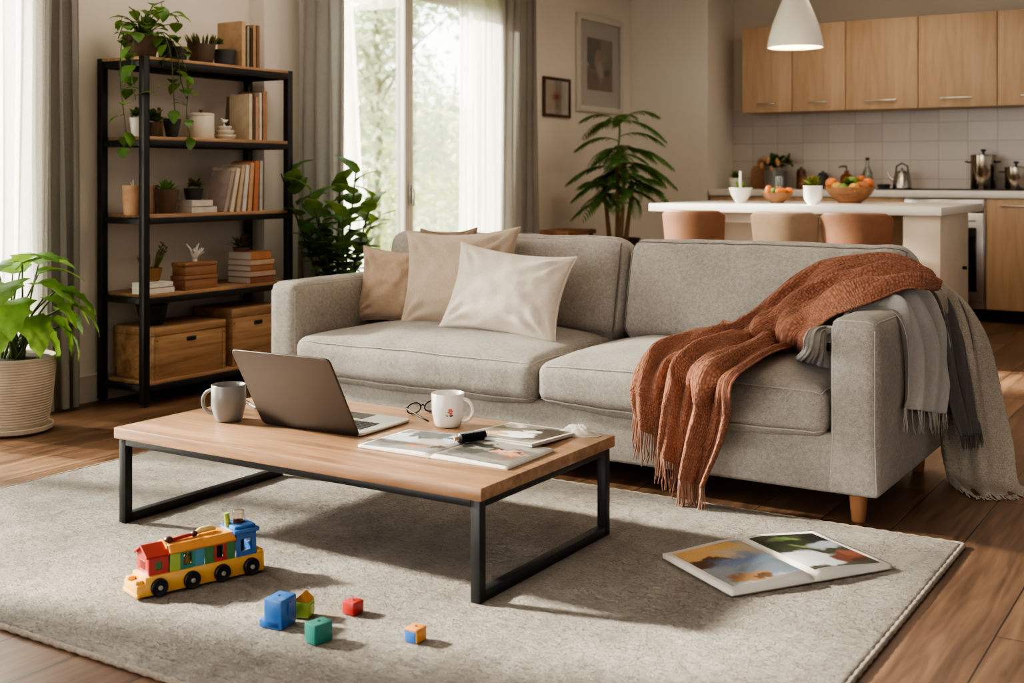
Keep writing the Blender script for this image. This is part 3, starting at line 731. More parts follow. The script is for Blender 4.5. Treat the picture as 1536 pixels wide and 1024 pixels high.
FL = painting('mag_page_sunset_river', (150, 156, 160), [(.3, .85, .5, .25, (206, 160, 96), .5), (.75, .78, .3, .2, (190, 170, 140), .5), (.2, .6, .35, .1, (84, 66, 48), .4), (.6, .45, .45, .2, (112, 136, 168), .6), (.35, .3, .5, .16, (138, 150, 160), .6), (.75, .2, .4, .2, (104, 116, 128), .6), (.35, .1, .28, .12, (150, 112, 74), .4), (.5, .07, .15, .06, (92, 66, 44), .4), (.6, .92, .3, .1, (214, 168, 92), .5)], .5, 3.5, .3, 1)
FR = painting('mag_page_forest_plate', (62, 66, 48), [(.3, .75, .5, .2, (46, 62, 34), .5), (.35, .86, .22, .07, (112, 142, 70), .4), (.6, .62, .3, .06, (122, 142, 84), .4), (.85, .85, .2, .14, (34, 38, 34), .4), (.78, .62, .26, .12, (168, 178, 190), .5), (.2, .28, .42, .22, (206, 206, 212), .3), (.25, .12, .3, .1, (190, 196, 200), .4), (.72, .2, .24, .14, (116, 54, 32), .3), (.9, .3, .16, .1, (140, 72, 46), .3), (.8, .1, .14, .06, (70, 36, 24), .4)], .4, 3.2, .3, 2)
open_book('open_magazine', 'thick open magazine with colour photographs lying on the rug', (-1.213, 3.367, RUGZ + .0035), R(56.5), .275, .352, .017, FL, FR, .013, (.022, .02))
TL = painting('mag_page_grey_room', (140, 138, 134), [(.5, .8, .5, .2, (84, 88, 90), .5), (.25, .5, .3, .16, (186, 190, 194), .5), (.75, .45, .28, .2, (170, 158, 148), .5), (.6, .2, .3, .1, (176, 124, 92), .4), (.25, .2, .22, .1, (110, 108, 104), .5), (.85, .75, .14, .18, (172, 188, 208), .4), (.8, .78, .07, .05, (44, 52, 80), .3), (.45, .62, .1, .06, (60, 62, 64), .4), (.1, .75, .1, .14, (200, 200, 198), .4), (.9, .3, .08, .1, (92, 74, 60), .4)], .55, 5, .5, 3)
TR = painting('mag_page_dark_dish', (104, 99, 92), [(.5, .85, .5, .12, (142, 136, 128), .5), (.3, .6, .3, .16, (30, 28, 26), .3), (.3, .42, .26, .12, (66, 66, 60), .4), (.3, .52, .14, .06, (120, 122, 112), .4), (.68, .5, .2, .13, (190, 132, 96), .4), (.62, .58, .1, .05, (222, 178, 142), .3), (.82, .35, .1, .08, (132, 82, 56), .4), (.78, .55, .05, .03, (50, 36, 30), .3), (.55, .12, .5, .1, (128, 128, 120), .5), (.15, .18, .15, .08, (84, 84, 78), .4)], .55, 5, .5, 4)
open_book('open_magazine', 'open magazine with pale photographs lying flat on the coffee table', (-2.062, 2.956, TZ), R(.6), .266, .262, .009, TL, TR, .004, (.007, .007))
T2 = painting('mag_cover_white_shapes', (134, 126, 114), [(.25, .6, .3, .35, (124, 114, 100), .5), (.78, .55, .3, .4, (70, 60, 50), .4), (.5, .35, .3, .18, (232, 228, 222), .3), (.28, .3, .18, .1, (206, 158, 118), .4), (.6, .6, .14, .1, (236, 232, 226), .3), (.15, .85, .2, .14, (214, 208, 200), .4)], .45, 3.2, .5, 5)
def closed_mag():
    root = thing('magazine', 'closed magazine with a grey and white cover at the right end of the table', 'magazine', (-1.985, 3.205, TZ + .0072), R(-1))
    root.rotation_euler = (R(-2.6), 0, R(-1)); w, d, h = .262, .285, .010
    p = MB(); p.box((0, 0, h / 2 - .001), (w - .004, d - .004, h - .003), .001, 1); p.build('page_block', PAPER, root)
    c = MB(); c.box((0, 0, -.0003), (w, d, .0012)); c.box((0, 0, h - .0018), (w, d, .0012)); c.box((-w / 2, 0, h / 2 - .001), (.0012, d, h - .001)); c.build('cover', plain('grey_cover_stock', (206, 200, 192), .35, 0, .05), root)
    n = MB(); n.grid([[(-w / 2 + .012 + (w - .024) * i, -d / 2 + .012 + (d - .024) * j, h - .0009) for i in (0, 1)] for j in (0, 1)], uv=lambda i, j: (j, i)); n.build('cover_picture', T2, root)
closed_mag()

# ------------------------------------------------------------------ small things on the table
RUBBER = plain('black_rubber', (26, 26, 28), .5, 0, .1)
def roller():
    root = thing('ridged_roller', 'short black ridged roller lying across the open magazine on the table', 'roller', (-2.055, 3.030, TZ + .0275), R(70))
    b = MB(); prof = [(.001, -.05), (.008, -.049)]
    for k in range(15):
        z = -.046 + k * .0064; prof += [(.0115, z), (.0160, z + .0016), (.0160, z + .0036), (.0115, z + .0052)]
    prof += [(.008, .052), (.001, .053)]
    b.lathe(prof, (0, 0, 0), 22, 0, Matrix.Rotation(R(90), 4, 'Y')); b.build('ridged_body', RUBBER, root, smooth=40)
    c = MB(); c.cyl((-.064, 0, 0), (-.048, 0, 0), .0058, .0075, 16); c.build('tip', plain('clear_amber_tip', (176, 140, 96), .2, 0, .1), root)
roller()
def eyeglasses():
    root = thing('eyeglasses', 'dark framed eyeglasses lying behind the white mug', 'eyeglasses', (-2.475, 3.35, TZ), R(-110))
    f = MB()
    for s in (-1, 1):
        f.tube([(s * .036 + .028 * math.cos(a), .004 * math.sin(a), .0215 + .019 * math.sin(a)) for a in [2 * math.pi * k / 24 for k in range(24)]], .0024, 8, closed=True)
    f.tube([(-.009, 0, .026), (0, -.002, .030), (.009, 0, .026)], .0022, 8)
    f.build('front_frame', BLACK, root, smooth=180)
    for s in (-1, 1):
        t = MB(); t.tube([(s * .064, 0, .028), (s * .071, .004, .0275), (s * .073, .03, .024), (s * .07, .11, .008), (s * .066, .135, .003)], [.003, .0034, .003, .003, .0026], 8); t.build('temple', BLACK, root, smooth=180)
        g = MB(); g.add([(s * .036 + .026 * math.cos(a), .004 * math.sin(a), .0215 + .017 * math.sin(a)) for a in [2 * math.pi * k / 20 for k in range(20)]], [tuple(range(20))]); g.build('lens', CLEAR, root)
eyeglasses()
def pen():
    root = thing('pen', 'black capped pen behind the grey mug, pointing away', 'pen', (-3.06, 3.12, TZ + .0065), R(150))
    b = MB(); b.lathe([(.001, -.06), (.003, -.058), (.0058, -.045), (.0062, .03), (.001, .031)], (0, 0, 0), 16, 0, Matrix.Rotation(R(90), 4, 'Y')); b.build('barrel', GREYCER, root)
    c = MB(); c.lathe([(.001, .022), (.0066, .022), (.0066, .066), (.005, .07), (.001, .07)], (0, 0, 0), 16, 0, Matrix.Rotation(R(90), 4, 'Y')); c.build('cap', BLACK, root)
pen()
def tissue():
    root = thing('tissue', 'crumpled white tissue on the far right corner of the coffee table', 'tissue', (-1.855, 3.345, TZ), 0)
    rows = []
    for i in range(15):
        r = i / 14; row = []
        for j in range(40):
            a = 2 * math.pi * j / 40; n = mnoise.noise((math.cos(a) * 2.4, math.sin(a) * 2.4, r * 2.6)) + .5 * mnoise.noise((math.cos(a) * 7, math.sin(a) * 7, r * 5))
            rad = r * (.066 + .012 * n); row.append((rad * 1.05 * math.cos(a), rad * .68 * math.sin(a), max(.0008, .026 * (1 - r ** 2.2) + .012 * n * (1 - r) + .005 * abs(n) * r)))
        rows.append(row)
    m = MB(); m.grid(rows, closed_u=True); m.build('crumple', sheer('tissue_paper', (240, 236, 230), .12), root, smooth=60)
    rim = MB(); rim.tube([Vector(p) + Vector((0, 0, .0005)) for p in rows[-1]], .0009, 5, closed=True); rim.build('torn_edge', PAPER, root)
tissue()
# ------------------------------------------------------------------ toys on the rug
def toy(name, c, rough=.35): return plain(name, c, rough, 0, .05, 8, 0, 60, .15)
T_ORG = toy('toy_orange', (222, 144, 40)); T_YEL = toy('toy_yellow', (226, 166, 50)); T_RED = toy('toy_red', (186, 42, 34)); T_BLU = toy('toy_blue', (36, 104, 178)); T_TEAL = toy('toy_teal', (34, 132, 118))
T_GRN = toy('toy_green', (52, 128, 70)); T_LIME = toy('toy_lime', (150, 178, 52)); T_BRN = toy('toy_brown', (74, 34, 26)); T_BLK = toy('toy_black', (24, 22, 22), .5); T_GRY = toy('toy_grey', (160, 156, 150)); T_LBL = toy('toy_light_blue', (60, 140, 170))
T_CLR = glass('toy_clear_plastic', (.96, .9, .82, 1), .4); T_AMB = toy('toy_amber', (214, 148, 56)); T_CRM = toy('toy_cream', (226, 196, 120))
def train():
    # local x runs from the nose to the tail, -y is the side turned to the camera
    root = thing('toy_train', 'multicoloured plastic toy train with black wheels on the rug', 'toy train', (-2.592, 2.186, RUGZ + .001), R(72))
    Lh, hw = .378, .045
    c = MB(); c.box((Lh / 2 + .012, 0, .030), (Lh - .024, 2 * hw, .052), .004); c.box((.022, 0, .021), (.044, 2 * hw - .002, .034), .004); c.box((.004, 0, .010), (.012, 2 * hw + .006, .012), .004)
    for y in (-.026, .026): c.box((.012, y, .030), (.022, .02, .036), .004)
    c.box((Lh - .012, 0, .060), (.02, 2 * hw, .012), .004); c.build('chassis', T_YEL, root)
    for x in (.062, .156, .246, .335):
        for s in (-1, 1):
            w = MB(); w.lathe([(.004, -.008), (.021, -.008), (.0235, -.005), (.0235, .005), (.021, .008), (.016, .006), (.004, .007)], (x, s * (hw + .005), .0245), 26, 0, None); 
            # turn the lathe so that its axis is the axle
            ww = MB(); ww.lathe([(.001, -.007), (.021, -.007), (.0238, -.004), (.0238, .004), (.021, .007), (.015, .0055), (.001, .0055)], (0, 0, 0), 28, 0, Matrix.Translation((x, s * (hw + .004), .0245)) @ Matrix.Rotation(R(-90 * s), 4, 'X'))
            o = ww.build('wheel', T_BLK, root, smooth=40)
            hb = MB(); hb.lathe([(.001, .0045), (.0062, .0045), (.0062, .009), (.004, .0098), (.001, .0098)], (0, 0, 0), 18, 0, Matrix.Translation((x, s * (hw + .004), .0245)) @ Matrix.Rotation(R(-90 * s), 4, 'X')); hb.build('hub', T_GRY, o)
    def frame_wall(mb, x0, x1, y, z0, z1, win, t=.006):
        """wall with an opening win = (x0, x1, z0, z1)"""
        a, b, d, e = win
        for (p, q, r_, s_) in ((x0, a, z0, z1), (b, x1, z0, z1), (a, b, z0, d), (a, b, e, z1)):
            if q - p > .0005 and s_ - r_ > .0005: mb.box(((p + q) / 2, y, (r_ + s_) / 2), (q - p, t, s_ - r_))
    # red cab with a gable roof
    cab = MB()
    for s in (-1, 1): frame_wall(cab, .036, .092, s * .036, .055, .106, (.055, .073, .068, .090))
    for x in (.038, .090): cab.box((x, 0, .080), (.006, .07, .05))
    cab.prism([(-.039, .104), (.039, .104), (0, .128)], .0352, .0928, 0, Matrix(((0, 0, 1, 0), (1, 0, 0, 0), (0, 1, 0, 0), (0, 0, 0, 1))))
    co = cab.build('cab', T_RED, root)
    rf = MB()
    for s in (-1, 1): rf.bar((.030, s * .021, .1185), (.098, s * .021, .1185), .052, .007, .0015) if False else rf.box((0, 0, 0), (.072, .050, .006), .0015, 1, 0, 0, Matrix.Translation((.063, s * .0215, .1175)) @ Matrix.Rotation(R(-31 * s), 4, 'X'))
    rf.build('cab_roof', T_RED, root)
    for s in (-1, 1):
        g = MB(); g.box((.064, s * .0345, .079), (.019, .003, .023)); g.build('window', T_GRN, co)
    fw = MB(); fw.box((.0345, 0, .079), (.002, .034, .026), .0008, 1); fw.build('front_window', T_CLR, co)
    # two orange canopied cars
    for k, (x0, x1, zt, cols) in enumerate(((.096, .196, .128, (T_LIME, T_TEAL, T_LBL)), (.198, .288, .128, (T_LBL, T_GRN, T_GRN)))):
        for s in (-1, 1):
            span = x1 - x0; xs = (x0, x0 + span * .30, x0 + span * .72, x1)
            p = MB(); p.box(((xs[0] + xs[1]) / 2, s * .037, .080), (xs[1] - xs[0], .007, .052), .001, 1); p.build('side_panel', cols[0 if k == 0 else 1], root)
            p = MB(); frame_wall(p, xs[1], xs[2], s * .037, .054, .107, (xs[1] + .008, xs[2] - .008, .066, .100), .007); p.build('window_frame', cols[1] if k == 0 else T_RED, root)
            p = MB(); p.box(((xs[2] + xs[3]) / 2, s * .037, .080), (xs[3] - xs[2], .007, .052), .001, 1); p.build('side_panel', cols[2], root)
        r = MB(); out = [(-.044, .103), (-.047, .110), (-.032, zt), (.032, zt), (.047, .110), (.044, .103)]
        r.prism(out, x0 - .002, x1 + .002, 0, Matrix(((0, 0, 1, 0), (1, 0, 0, 0), (0, 1, 0, 0), (0, 0, 0, 1)))); o = r.build('canopy', T_ORG, root); bv = o.modifiers.new('bevel', 'BEVEL'); bv.width = .003; bv.segments = 2
        # passengers inside
        for q in range(2):
            x = x0 + (x1 - x0) * (.38 + .25 * q); m = MB(); m.lathe([(.001, .055), (.011, .055), (.009, .078), (.004, .083), (.008, .089), (.0075, .097), (.001, .100)], (x, .006 * (-1) ** q, 0), 16); m.build('passenger', (T_BRN, T_CRM)[(k + q) % 2], root, smooth=60)
    r = MB(); r.prism([(-.03, .100), (.03, .100), (.03, .126), (0, .138), (-.03, .126)], .090, .099, 0, Matrix(((0, 0, 1, 0), (1, 0, 0, 0), (0, 1, 0, 0), (0, 0, 0, 1)))); r.build('front_board', T_YEL, root)
    # blue caboose
    cb = MB()
    for s in (-1, 1): frame_wall(cb, .292, .354, s * .037, .054, .122, (.306, .340, .070, .104), .008)
    for x in (.295, .351): cb.box((x, 0, .088), (.006, .07, .066))
    cbo = cb.build('caboose', T_BLU, root)
    rr = MB(); rr.box((.323, 0, .126), (.078, .096, .012), .003); rr.box((.323, 0, .135), (.066, .074, .012), .005); rr.build('caboose_roof', T_BLU, root)
    pz_ = MB(); pz_.lathe([(.001, .055), (.013, .055), (.011, .085), (.005, .09), (.009, .097), (.001, .108)], (.323, 0, 0), 16); pz_.build('passenger', T_BRN, root, smooth=60)
    # roof pieces
    k = MB(); k.ellip((.104, -.010, .136), (.012, .012, .009), f=lambda d: 1 + .08 * math.sin(9 * d.x) * math.cos(8 * d.y)); k.build('brown_knob', T_BRN, root, smooth=60)
    k = MB(); k.tube([(.112, -.010, .133), (.150, -.006, .1345), (.178, -.004, .135)], [.005, .0055, .005], 12); k.build('red_rod', T_RED, root)
    k = MB(); k.ellip((.182, -.004, .136), (.010, .010, .008)); k.build('brown_knob', T_BRN, root, smooth=60)
    k = MB(); k.tube([(.190, .004, .134), (.205, .006, .139), (.235, .008, .139), (.252, .010, .134)], [.006, .0085, .0085, .005], 12); k.build('yellow_bar', T_CRM, root, smooth=60)
    k = MB(); k.tube([(.292, .012, .128), (.291, .013, .150), (.288, .014, .170)], [.007, .0085, .007], 14); k.build('green_peg', T_LIME, root)
    k = MB(); k.lathe([(.001, .1405), (.017, .1405), (.017, .146), (.001, .146)], (.322, .005, 0), 20); k.build('brown_base', T_BRN, root)
    k = MB(); k.lathe([(.001, .146), (.015, .146), (.0165, .150), (.0165, .172), (.012, .176), (.001, .177)], (.322, .005, 0), 20); k.build('clear_cap', T_CLR, root, smooth=40)
train()
def peg(root, z, mat, x=0, y=0, r=.0045):
    p = MB(); p.lathe([(r, z - .0002), (r * .8, z + .0016), (r * .45, z + .0018), (r * .3, z + .0004)], (x, y, 0), 16); p.build('peg_hole', mat, root)
DKB = toy('hole_blue', (20, 60, 110)); DKT = toy('hole_teal', (18, 84, 76)); DKR = toy('hole_grey', (112, 84, 80)); DKO = toy('hole_orange', (160, 92, 30))
def blocks():
    t = thing('toy_block', 'tall blue toy block with a stepped foot, largest loose block on the rug', 'toy block', (-2.112, 2.250, RUGZ + .001), R(8), 'loose toy blocks on the rug')
    b = MB(); b.box((.004, 0, .037), (.054, .068, .074), .005); b.box((-.004, 0, .0105), (.066, .068, .021), .004); b.box((.032, .0, .046), (.006, .016, .030), .001, 1); b.build('body', T_BLU, t); peg(t, .074, DKB)
    t = thing('toy_block', 'yellow and green toy block behind the tall blue block', 'toy block', (-2.103, 2.330, RUGZ + .001), R(20), 'loose toy blocks on the rug')
    b = MB(); b.box((0, 0, .021), (.046, .046, .042), .004); b.box((.0235, 0, .02), (.004, .03, .028), .0015, 1); b.build('body', T_LIME, t)
    b = MB(); b.prism([(-.021, 0), (.021, 0), (0, .018)], -.021, .021, 0, Matrix.Translation((0, 0, .042)) @ Matrix(((1, 0, 0, 0), (0, 0, 1, 0), (0, 1, 0, 0), (0, 0, 0, 1)))); b.build('pitched_top', T_AMB, t)
    t = thing('toy_block', 'small red toy block, topmost of the loose blocks on the rug', 'toy block', (-2.006, 2.412, RUGZ + .001), R(-2), 'loose toy blocks on the rug'); t['label'] = 'small red toy block lying alone to the right of the blue block'
    b = MB(); b.box((0, 0, .017), (.040, .042, .034), .004); b.build('body', T_RED, t); peg(t, .034, DKR)
    t = thing('toy_block', 'teal green toy block in front of the tall blue block', 'toy block', (-1.956, 2.222, RUGZ + .001), R(-12), 'loose toy blocks on the rug')
    b = MB(); b.box((0, 0, .0245), (.043, .056, .049), .005); b.build('body', T_TEAL, t); peg(t, .049, DKT)
    t = thing('toy_block', 'small blue toy block with an orange top, furthest right on the rug', 'toy block', (-1.757, 2.350, RUGZ + .001), R(-3), 'loose toy blocks on the rug')
    b = MB(); b.box((-.002, 0, .0145), (.034, .040, .029), .003); b.build('body', T_BLU, t)
    b = MB(); b.box((0, 0, .0315), (.038, .0405, .008), .003); b.box((.0165, 0, .0155), (.004, .038, .028), .0015, 1); b.build('cap', T_ORG, t); peg(t, .0355, DKO)
blocks()
# ------------------------------------------------------------------ throws and scarves on the right end of the sofa
def cloth_thing(name, label, cat, rows, nv, nu, disp, mat, thick, fringes, fmat, fr=.0022, seed=0):
    G = drape(rows, nv, nu, disp); base = Vector((sum(p.x for p in G[0]) / nu, sum(p.y for p in G[0]) / nu, min(p.z for r in G for p in r)))
    root = thing(name, label, cat, base); rnd = random.Random(seed)
    m = MB(); m.grid([[p - base for p in r] for r in G], uv=sheet_uv(G)); o = m.build('cloth', mat, root, smooth=180); solidify(o, thick, 0)
    for (idx, n, L, dirn, spread, floor_z) in fringes:
        row = G[idx]; f = MB()
        for k in range(n):
            x = k / max(1, n - 1) * (nu - 1) if n > 1 else 0; j = min(int(x), nu - 2); p = row[j].lerp(row[j + 1], x - j) - base
            d = (Vector(dirn) + Vector((rnd.uniform(-1, 1), rnd.uniform(-1, 1), rnd.uniform(-.3, .3))) * spread).normalized(); l = L * rnd.uniform(.7, 1.15)
            q = []
            for t in (0, .25, .5, .75, 1):
                s = p + d * l * t + Vector((rnd.uniform(-1, 1), rnd.uniform(-1, 1), 0)) * l * .05 * t
                if floor_z is not None: s.z = max(s.z, floor_z - base.z + fr)
                q.append(s)
            f.tube(q, [fr, fr, fr * .95, fr * .9, fr * .6], 5)
        f.build('fringe', fmat, root, smooth=180)
    e = MB(); e.tube([p - base for p in G[0]], thick * .62, 6); e.build('hem', mat, root, smooth=180)
    return root
RUST = knit('rust_chunky_knit', (168, 112, 86), 150, 1.0, .34)
RUSTF = fabric('rust_wool_yarn', (170, 122, 100), .2, 500, .6)
def rust_disp(u, v):
    k = 1 - min(1, v / .36)
    rid = lambda x: (.5 + .5 * math.cos(2 * math.pi * x)) ** 1.4
    wob = .30 * mnoise.noise((u * 2.1, v * 4.2, 7)); n = mnoise.noise((u * 3.2, v * 9, 4))
    r1 = rid(3.4 * u + .55 * math.sin(3.0 * v + .8) + wob + .25); r2 = rid(6.3 * u - 1.5 * v + 1.6 * wob); r3 = rid(2.3 * u + 5.2 * v + wob * 2 + .3)
    mid = math.exp(-((v - .55) / .2) ** 2)
    return .012 + (.030 + .016 * k) * r1 + .015 * r2 + .024 * mid * r3 + .008 * n + .006 * math.sin(2 * math.pi * (9.5 * u + 2.2 * v + 2 * wob)) + .004 * math.sin(34 * v + 9 * u + 8 * wob)
h = 3.868
rows = [
 [AY(958, 614, h), AY(996, 664, h - .01), AY(1030, 712, h - .012), AY(1062, 720, h)],
 [AY(957, 582, h), AY(1002, 612, h - .01), AY(1048, 646, h - .012), AY(1090, 656, h)],
 [AY(961, 560, h + .004), AY(1008, 574, h - .004), AY(1060, 598, h - .006), AY(1103, 610, h + .002)],
 [AZ(975, 542, .462), AZ(1020, 550, .468), AZ(1072, 566, .468), AZ(1112, 580, .455)],
 [AZ(1000, 527, .478), AZ(1045, 532, .49), AZ(1098, 546, .488), AZ(1140, 556, .474)],
 [AZ(1040, 514, .488), AZ(1082, 520, .50), AZ(1135, 530, .498), AZ(1178, 538, .482)],
 [AZ(1080, 507, .50), AZ(1120, 510, .512), AZ(1172, 516, .508), AZ(1210, 524, .49)],
 [AY(1118, 488, 4.49), AY(1150, 490, 4.44), AY(1195, 500, 4.32), AY(1234, 512, 4.18)],
 [AY(1155, 455, 4.50), AY(1182, 464, 4.45), AY(1216, 480, 4.34), AY(1250, 499, 4.14)],
 [AY(1192, 425, 4.51), AY(1215, 436, 4.46), AY(1242, 455, 4.37), AY(1268, 484, 4.11)],
 [AY(1228, 404, 4.52), AY(1250, 412, 4.47), AY(1278, 436, 4.38), AY(1300, 466, 4.16)],
 [AY(1280, 397, 4.53), AY(1298, 402, 4.50), AY(1322, 420, 4.42), AY(1348, 446, 4.30)],
 [AY(1335, 402, 4.55), AY(1348, 407, 4.53), AY(1364, 420, 4.47), AY(1382, 444, 4.38)],
 [AY(1378, 414, 4.56), AY(1386, 420, 4.54), AY(1396, 430, 4.52), AY(1402, 440, 4.5)]]
cloth_thing('throw_blanket', 'rust orange chunky knitted throw draped over the sofa seat and armrest', 'blanket', rows, 230, 130, rust_disp, RUST, .007,
            [(0, 84, .115, (0, -.05, -1), .10, None)], RUSTF, .0028, 3)

GREYW = fabric('pale_grey_scarf_wool', (184, 180, 174), .14, 500, .5, 5); GREYF = fabric('pale_grey_yarn', (190, 184, 176), .15, 500, .5)
def P3(x, y, z): return Vector((x, y, z))
def row2(a, b, mid=0): return [a, a.lerp(b, .35) + Vector((0, 0, mid)), a.lerp(b, .7) + Vector((0, 0, mid)), b]
def scarf_disp(u, v):
    w = math.sin(2 * math.pi * (3.3 * u + .3 * math.sin(5 * v))) + .6 * math.sin(2 * math.pi * (6.1 * u + .8 * v) + 1) + .5 * mnoise.noise((u * 4, v * 6, 2))
    return (.014 + .011 * w * (1.15 if v > .55 else .8)) * min(1, .25 + v / .3)
rows = [
 row2(AZ(1243, 555, .460), AZ(1188, 543, .463)),
 row2(AX(1244, 528, -1.258), AX(1208, 526, -1.285)),
 row2(AX(1246, 498, -1.258), AX(1222, 490, -1.275)),
 row2(P3(-1.250, 4.03, .61), P3(-1.31, 4.40, .62)),
 row2(P3(-1.236, 4.12, .69), P3(-1.26, 4.50, .72), .012),
 row2(P3(-1.16, 4.20, .693), P3(-1.16, 4.58, .735), .03),
 row2(P3(-1.085, 4.19, .69), P3(-1.08, 4.64, .725), .025),
 row2(P3(-1.050, 4.17, .63), P3(-1.03, 4.68, .65)),
 row2(P3(-1.046, 4.20, .52), P3(-1.005, 4.70, .52)),
 row2(P3(-1.046, 4.20, .40), P3(-1.00, 4.66, .38)),
 row2(AX(1358, 612, -1.044), P3(-1.0, 4.60, .27))]
cloth_thing('scarf', 'pale grey woollen scarf hung over the front of the right armrest', 'scarf', rows, 120, 90, scarf_disp, GREYW, .0035,
            [(-1, 34, .075, (.04, 0, -1), .10, None), (0, 26, .05, (-.9, -.5, -.15), .5, .462)], GREYF, .0024, 5)

DARKW = fabric('dark_grey_shawl_wool', (100, 96, 91), .16, 500, .5, 5); DARKF = fabric('dark_grey_yarn', (92, 88, 84), .15, 500, .5)
def shawl_disp(u, v): return .012 + .008 * (math.sin(2 * math.pi * (2.4 * u + .25 * math.sin(4 * v)) + .4) + .5 * math.sin(2 * math.pi * 4.7 * u + 2 * v) + .5 * mnoise.noise((u * 4, v * 5, 8)))
rows = [
 row2(AY(1378, 425, 4.66), AY(1398, 418, 4.80)),
 row2(AY(1398, 440, 4.67), AY(1425, 432, 4.82)),
 row2(AY(1410, 475, 4.66), AY(1446, 462, 4.80)),
 row2(AY(1416, 520, 4.64), AY(1458, 505, 4.77)),
 row2(AY(1424, 570, 4.62), AY(1465, 558, 4.74)),
 row2(AY(1434, 620, 4.61), AY(1472, 612, 4.72)),
 row2(AY(1444, 655, 4.60), AY(1478, 648, 4.70))]
cloth_thing('shawl', 'dark grey shawl hanging between the pale scarf and the oatmeal blanket', 'shawl', rows, 80, 56, shawl_disp, DARKW, .0035,
            [(-1, 26, .05, (.1, 0, -1), .08, None)], DARKF, .0022, 6)

OAT = knit('oatmeal_boucle', (176, 164, 148), 190, .8, .2); OATF = fabric('oatmeal_yarn', (178, 166, 150), .15, 500, .5)
def oat_disp(u, v): return .006 + .010 * (math.sin(2 * math.pi * (2.2 * u + .2 * math.sin(3 * v)) + 2.4) + .5 * math.sin(2 * math.pi * 4.3 * u + 3 * v) + .6 * mnoise.noise((u * 3, v * 5, 12))) * (.6 + .8 * v)
def rw(*pp): return [AY(*p) for p in pp]
rows = [
 rw((1388, 430, 4.70), (1400, 424, 4.76), (1412, 422, 4.82), (1424, 428, 4.87)),
 rw((1402, 455, 4.68), (1418, 445, 4.74), (1434, 445, 4.80), (1452, 455, 4.86)),
 rw((1406, 505, 4.68), (1428, 500, 4.72), (1456, 496, 4.78), (1478, 502, 4.85)),
 rw((1408, 560, 4.68), (1434, 556, 4.71), (1468, 554, 4.76), (1496, 560, 4.83)),
 rw((1410, 615, 4.69), (1438, 615, 4.70), (1476, 614, 4.74), (1508, 618, 4.80)),
 rw((1412, 668, 4.70), (1442, 672, 4.69), (1484, 670, 4.71), (1518, 672, 4.76)),
 [P3(*AY(1418, 708, 4.70)[:2], .035), P3(*AY(1448, 716, 4.66)[:2], .03), P3(*AY(1490, 716, 4.66)[:2], .028), P3(*AY(1526, 712, 4.70)[:2], .03)],
 [AZ(1436, 730, .012), AZ(1462, 741, .010), AZ(1498, 742, .010), AZ(1540, 738, .012)]]
cloth_thing('throw_blanket', 'oatmeal boucle blanket falling to the floor behind the scarves at the right sofa end', 'blanket', rows, 120, 70, oat_disp, OAT, .008,
            [(-1, 44, .05, (.5, -.8, -.2), .35, .002)], OATF, .0024, 9)
# ------------------------------------------------------------------ bookshelf
BX0, BX1, BY0, BY1 = -5.045, -4.695, 4.045, 5.115
SHZ = (.122, .557, .955, 1.345, 1.742)          # top face of each board
def bookshelf():
    cx, cy = (BX0 + BX1) / 2, (BY0 + BY1) / 2; hx, hy = (BX1 - BX0) / 2, (BY1 - BY0) / 2
    root = thing('bookshelf', 'tall open bookshelf with a black metal frame and five wooden boards', 'bookshelf', (cx, cy, 0))
    w = .038
    for sx in (-1, 1):
        for sy in (-1, 1):
            p = MB(); p.box((sx * (hx - w / 2), sy * (hy - w / 2), .878), (w, w, 1.73), .003); po = p.build('post', BLACK, root)
            f = MB(); f.lathe([(.001, 0), (.014, 0), (.016, .004), (.012, .014), (.001, .014)], (sx * (hx - w / 2), sy * (hy - w / 2), 0), 16); f.build('foot', DARKSTEEL, po)
    for k, z in enumerate(SHZ):
        b = MB(); top = z == SHZ[-1]
        if top: b.box((0, 0, z - .008), (2 * hx - .002, 2 * hy - .002, .016), .002)
        else: b.box((0, 0, z - .009), (2 * hx - .006, 2 * hy - 2 * w - .002, .018), .002)
        b.build('board', SHELFWOOD, root)
        zr = z - .019 - .014
        for sx in (-1, 1): r = MB(); r.box((sx * (hx - .011), 0, zr), (.022, 2 * hy - 2 * w, .03), .002); r.build('long_rail', BLACK, root)
        for sy in (-1, 1): r = MB(); r.box((0, sy * (hy - w / 2), zr), (2 * hx - 2 * w, .022, .03), .002); r.build('short_rail', BLACK, root)
bookshelf()

# ------------------------------------------------------------------ pots, plants
def pot(root, r, h, mat, taper=.75, rim=.0, soil=True, ribs=0, name='pot'):
    b = MB(); pr = [(.001, 0), (r * taper * .96, 0), (r * taper, h * .03)]
    n = ribs if ribs else 6
    for k in range(1, n + 1):
        t = k / n; rr = r * (taper + (1 - taper) * t ** .8); pr.append((rr, h * (.03 + .95 * t)))
        if ribs and k < n: pr += [(rr + r * .012, h * (.03 + .95 * (t + .25 / n))), (rr + r * .012, h * (.03 + .95 * (t + .6 / n)))]
    pr += [(r + rim, h * .985), (r + rim, h), (r * .92, h), (r * .88, h * .86), (.001, h * .85)]
    o = b.build(name, mat, root, smooth=30) if False else None
    b.lathe(pr, (0, 0, 0), 32); o = b.build(name, mat, root, smooth=40)
    if soil: s = MB(); s.lathe([(.0005, h * .885), (r * .5, h * .89), (r * .90, h * .87)], (0, 0, 0), 24); s.build('soil', SOIL, root)
    return o
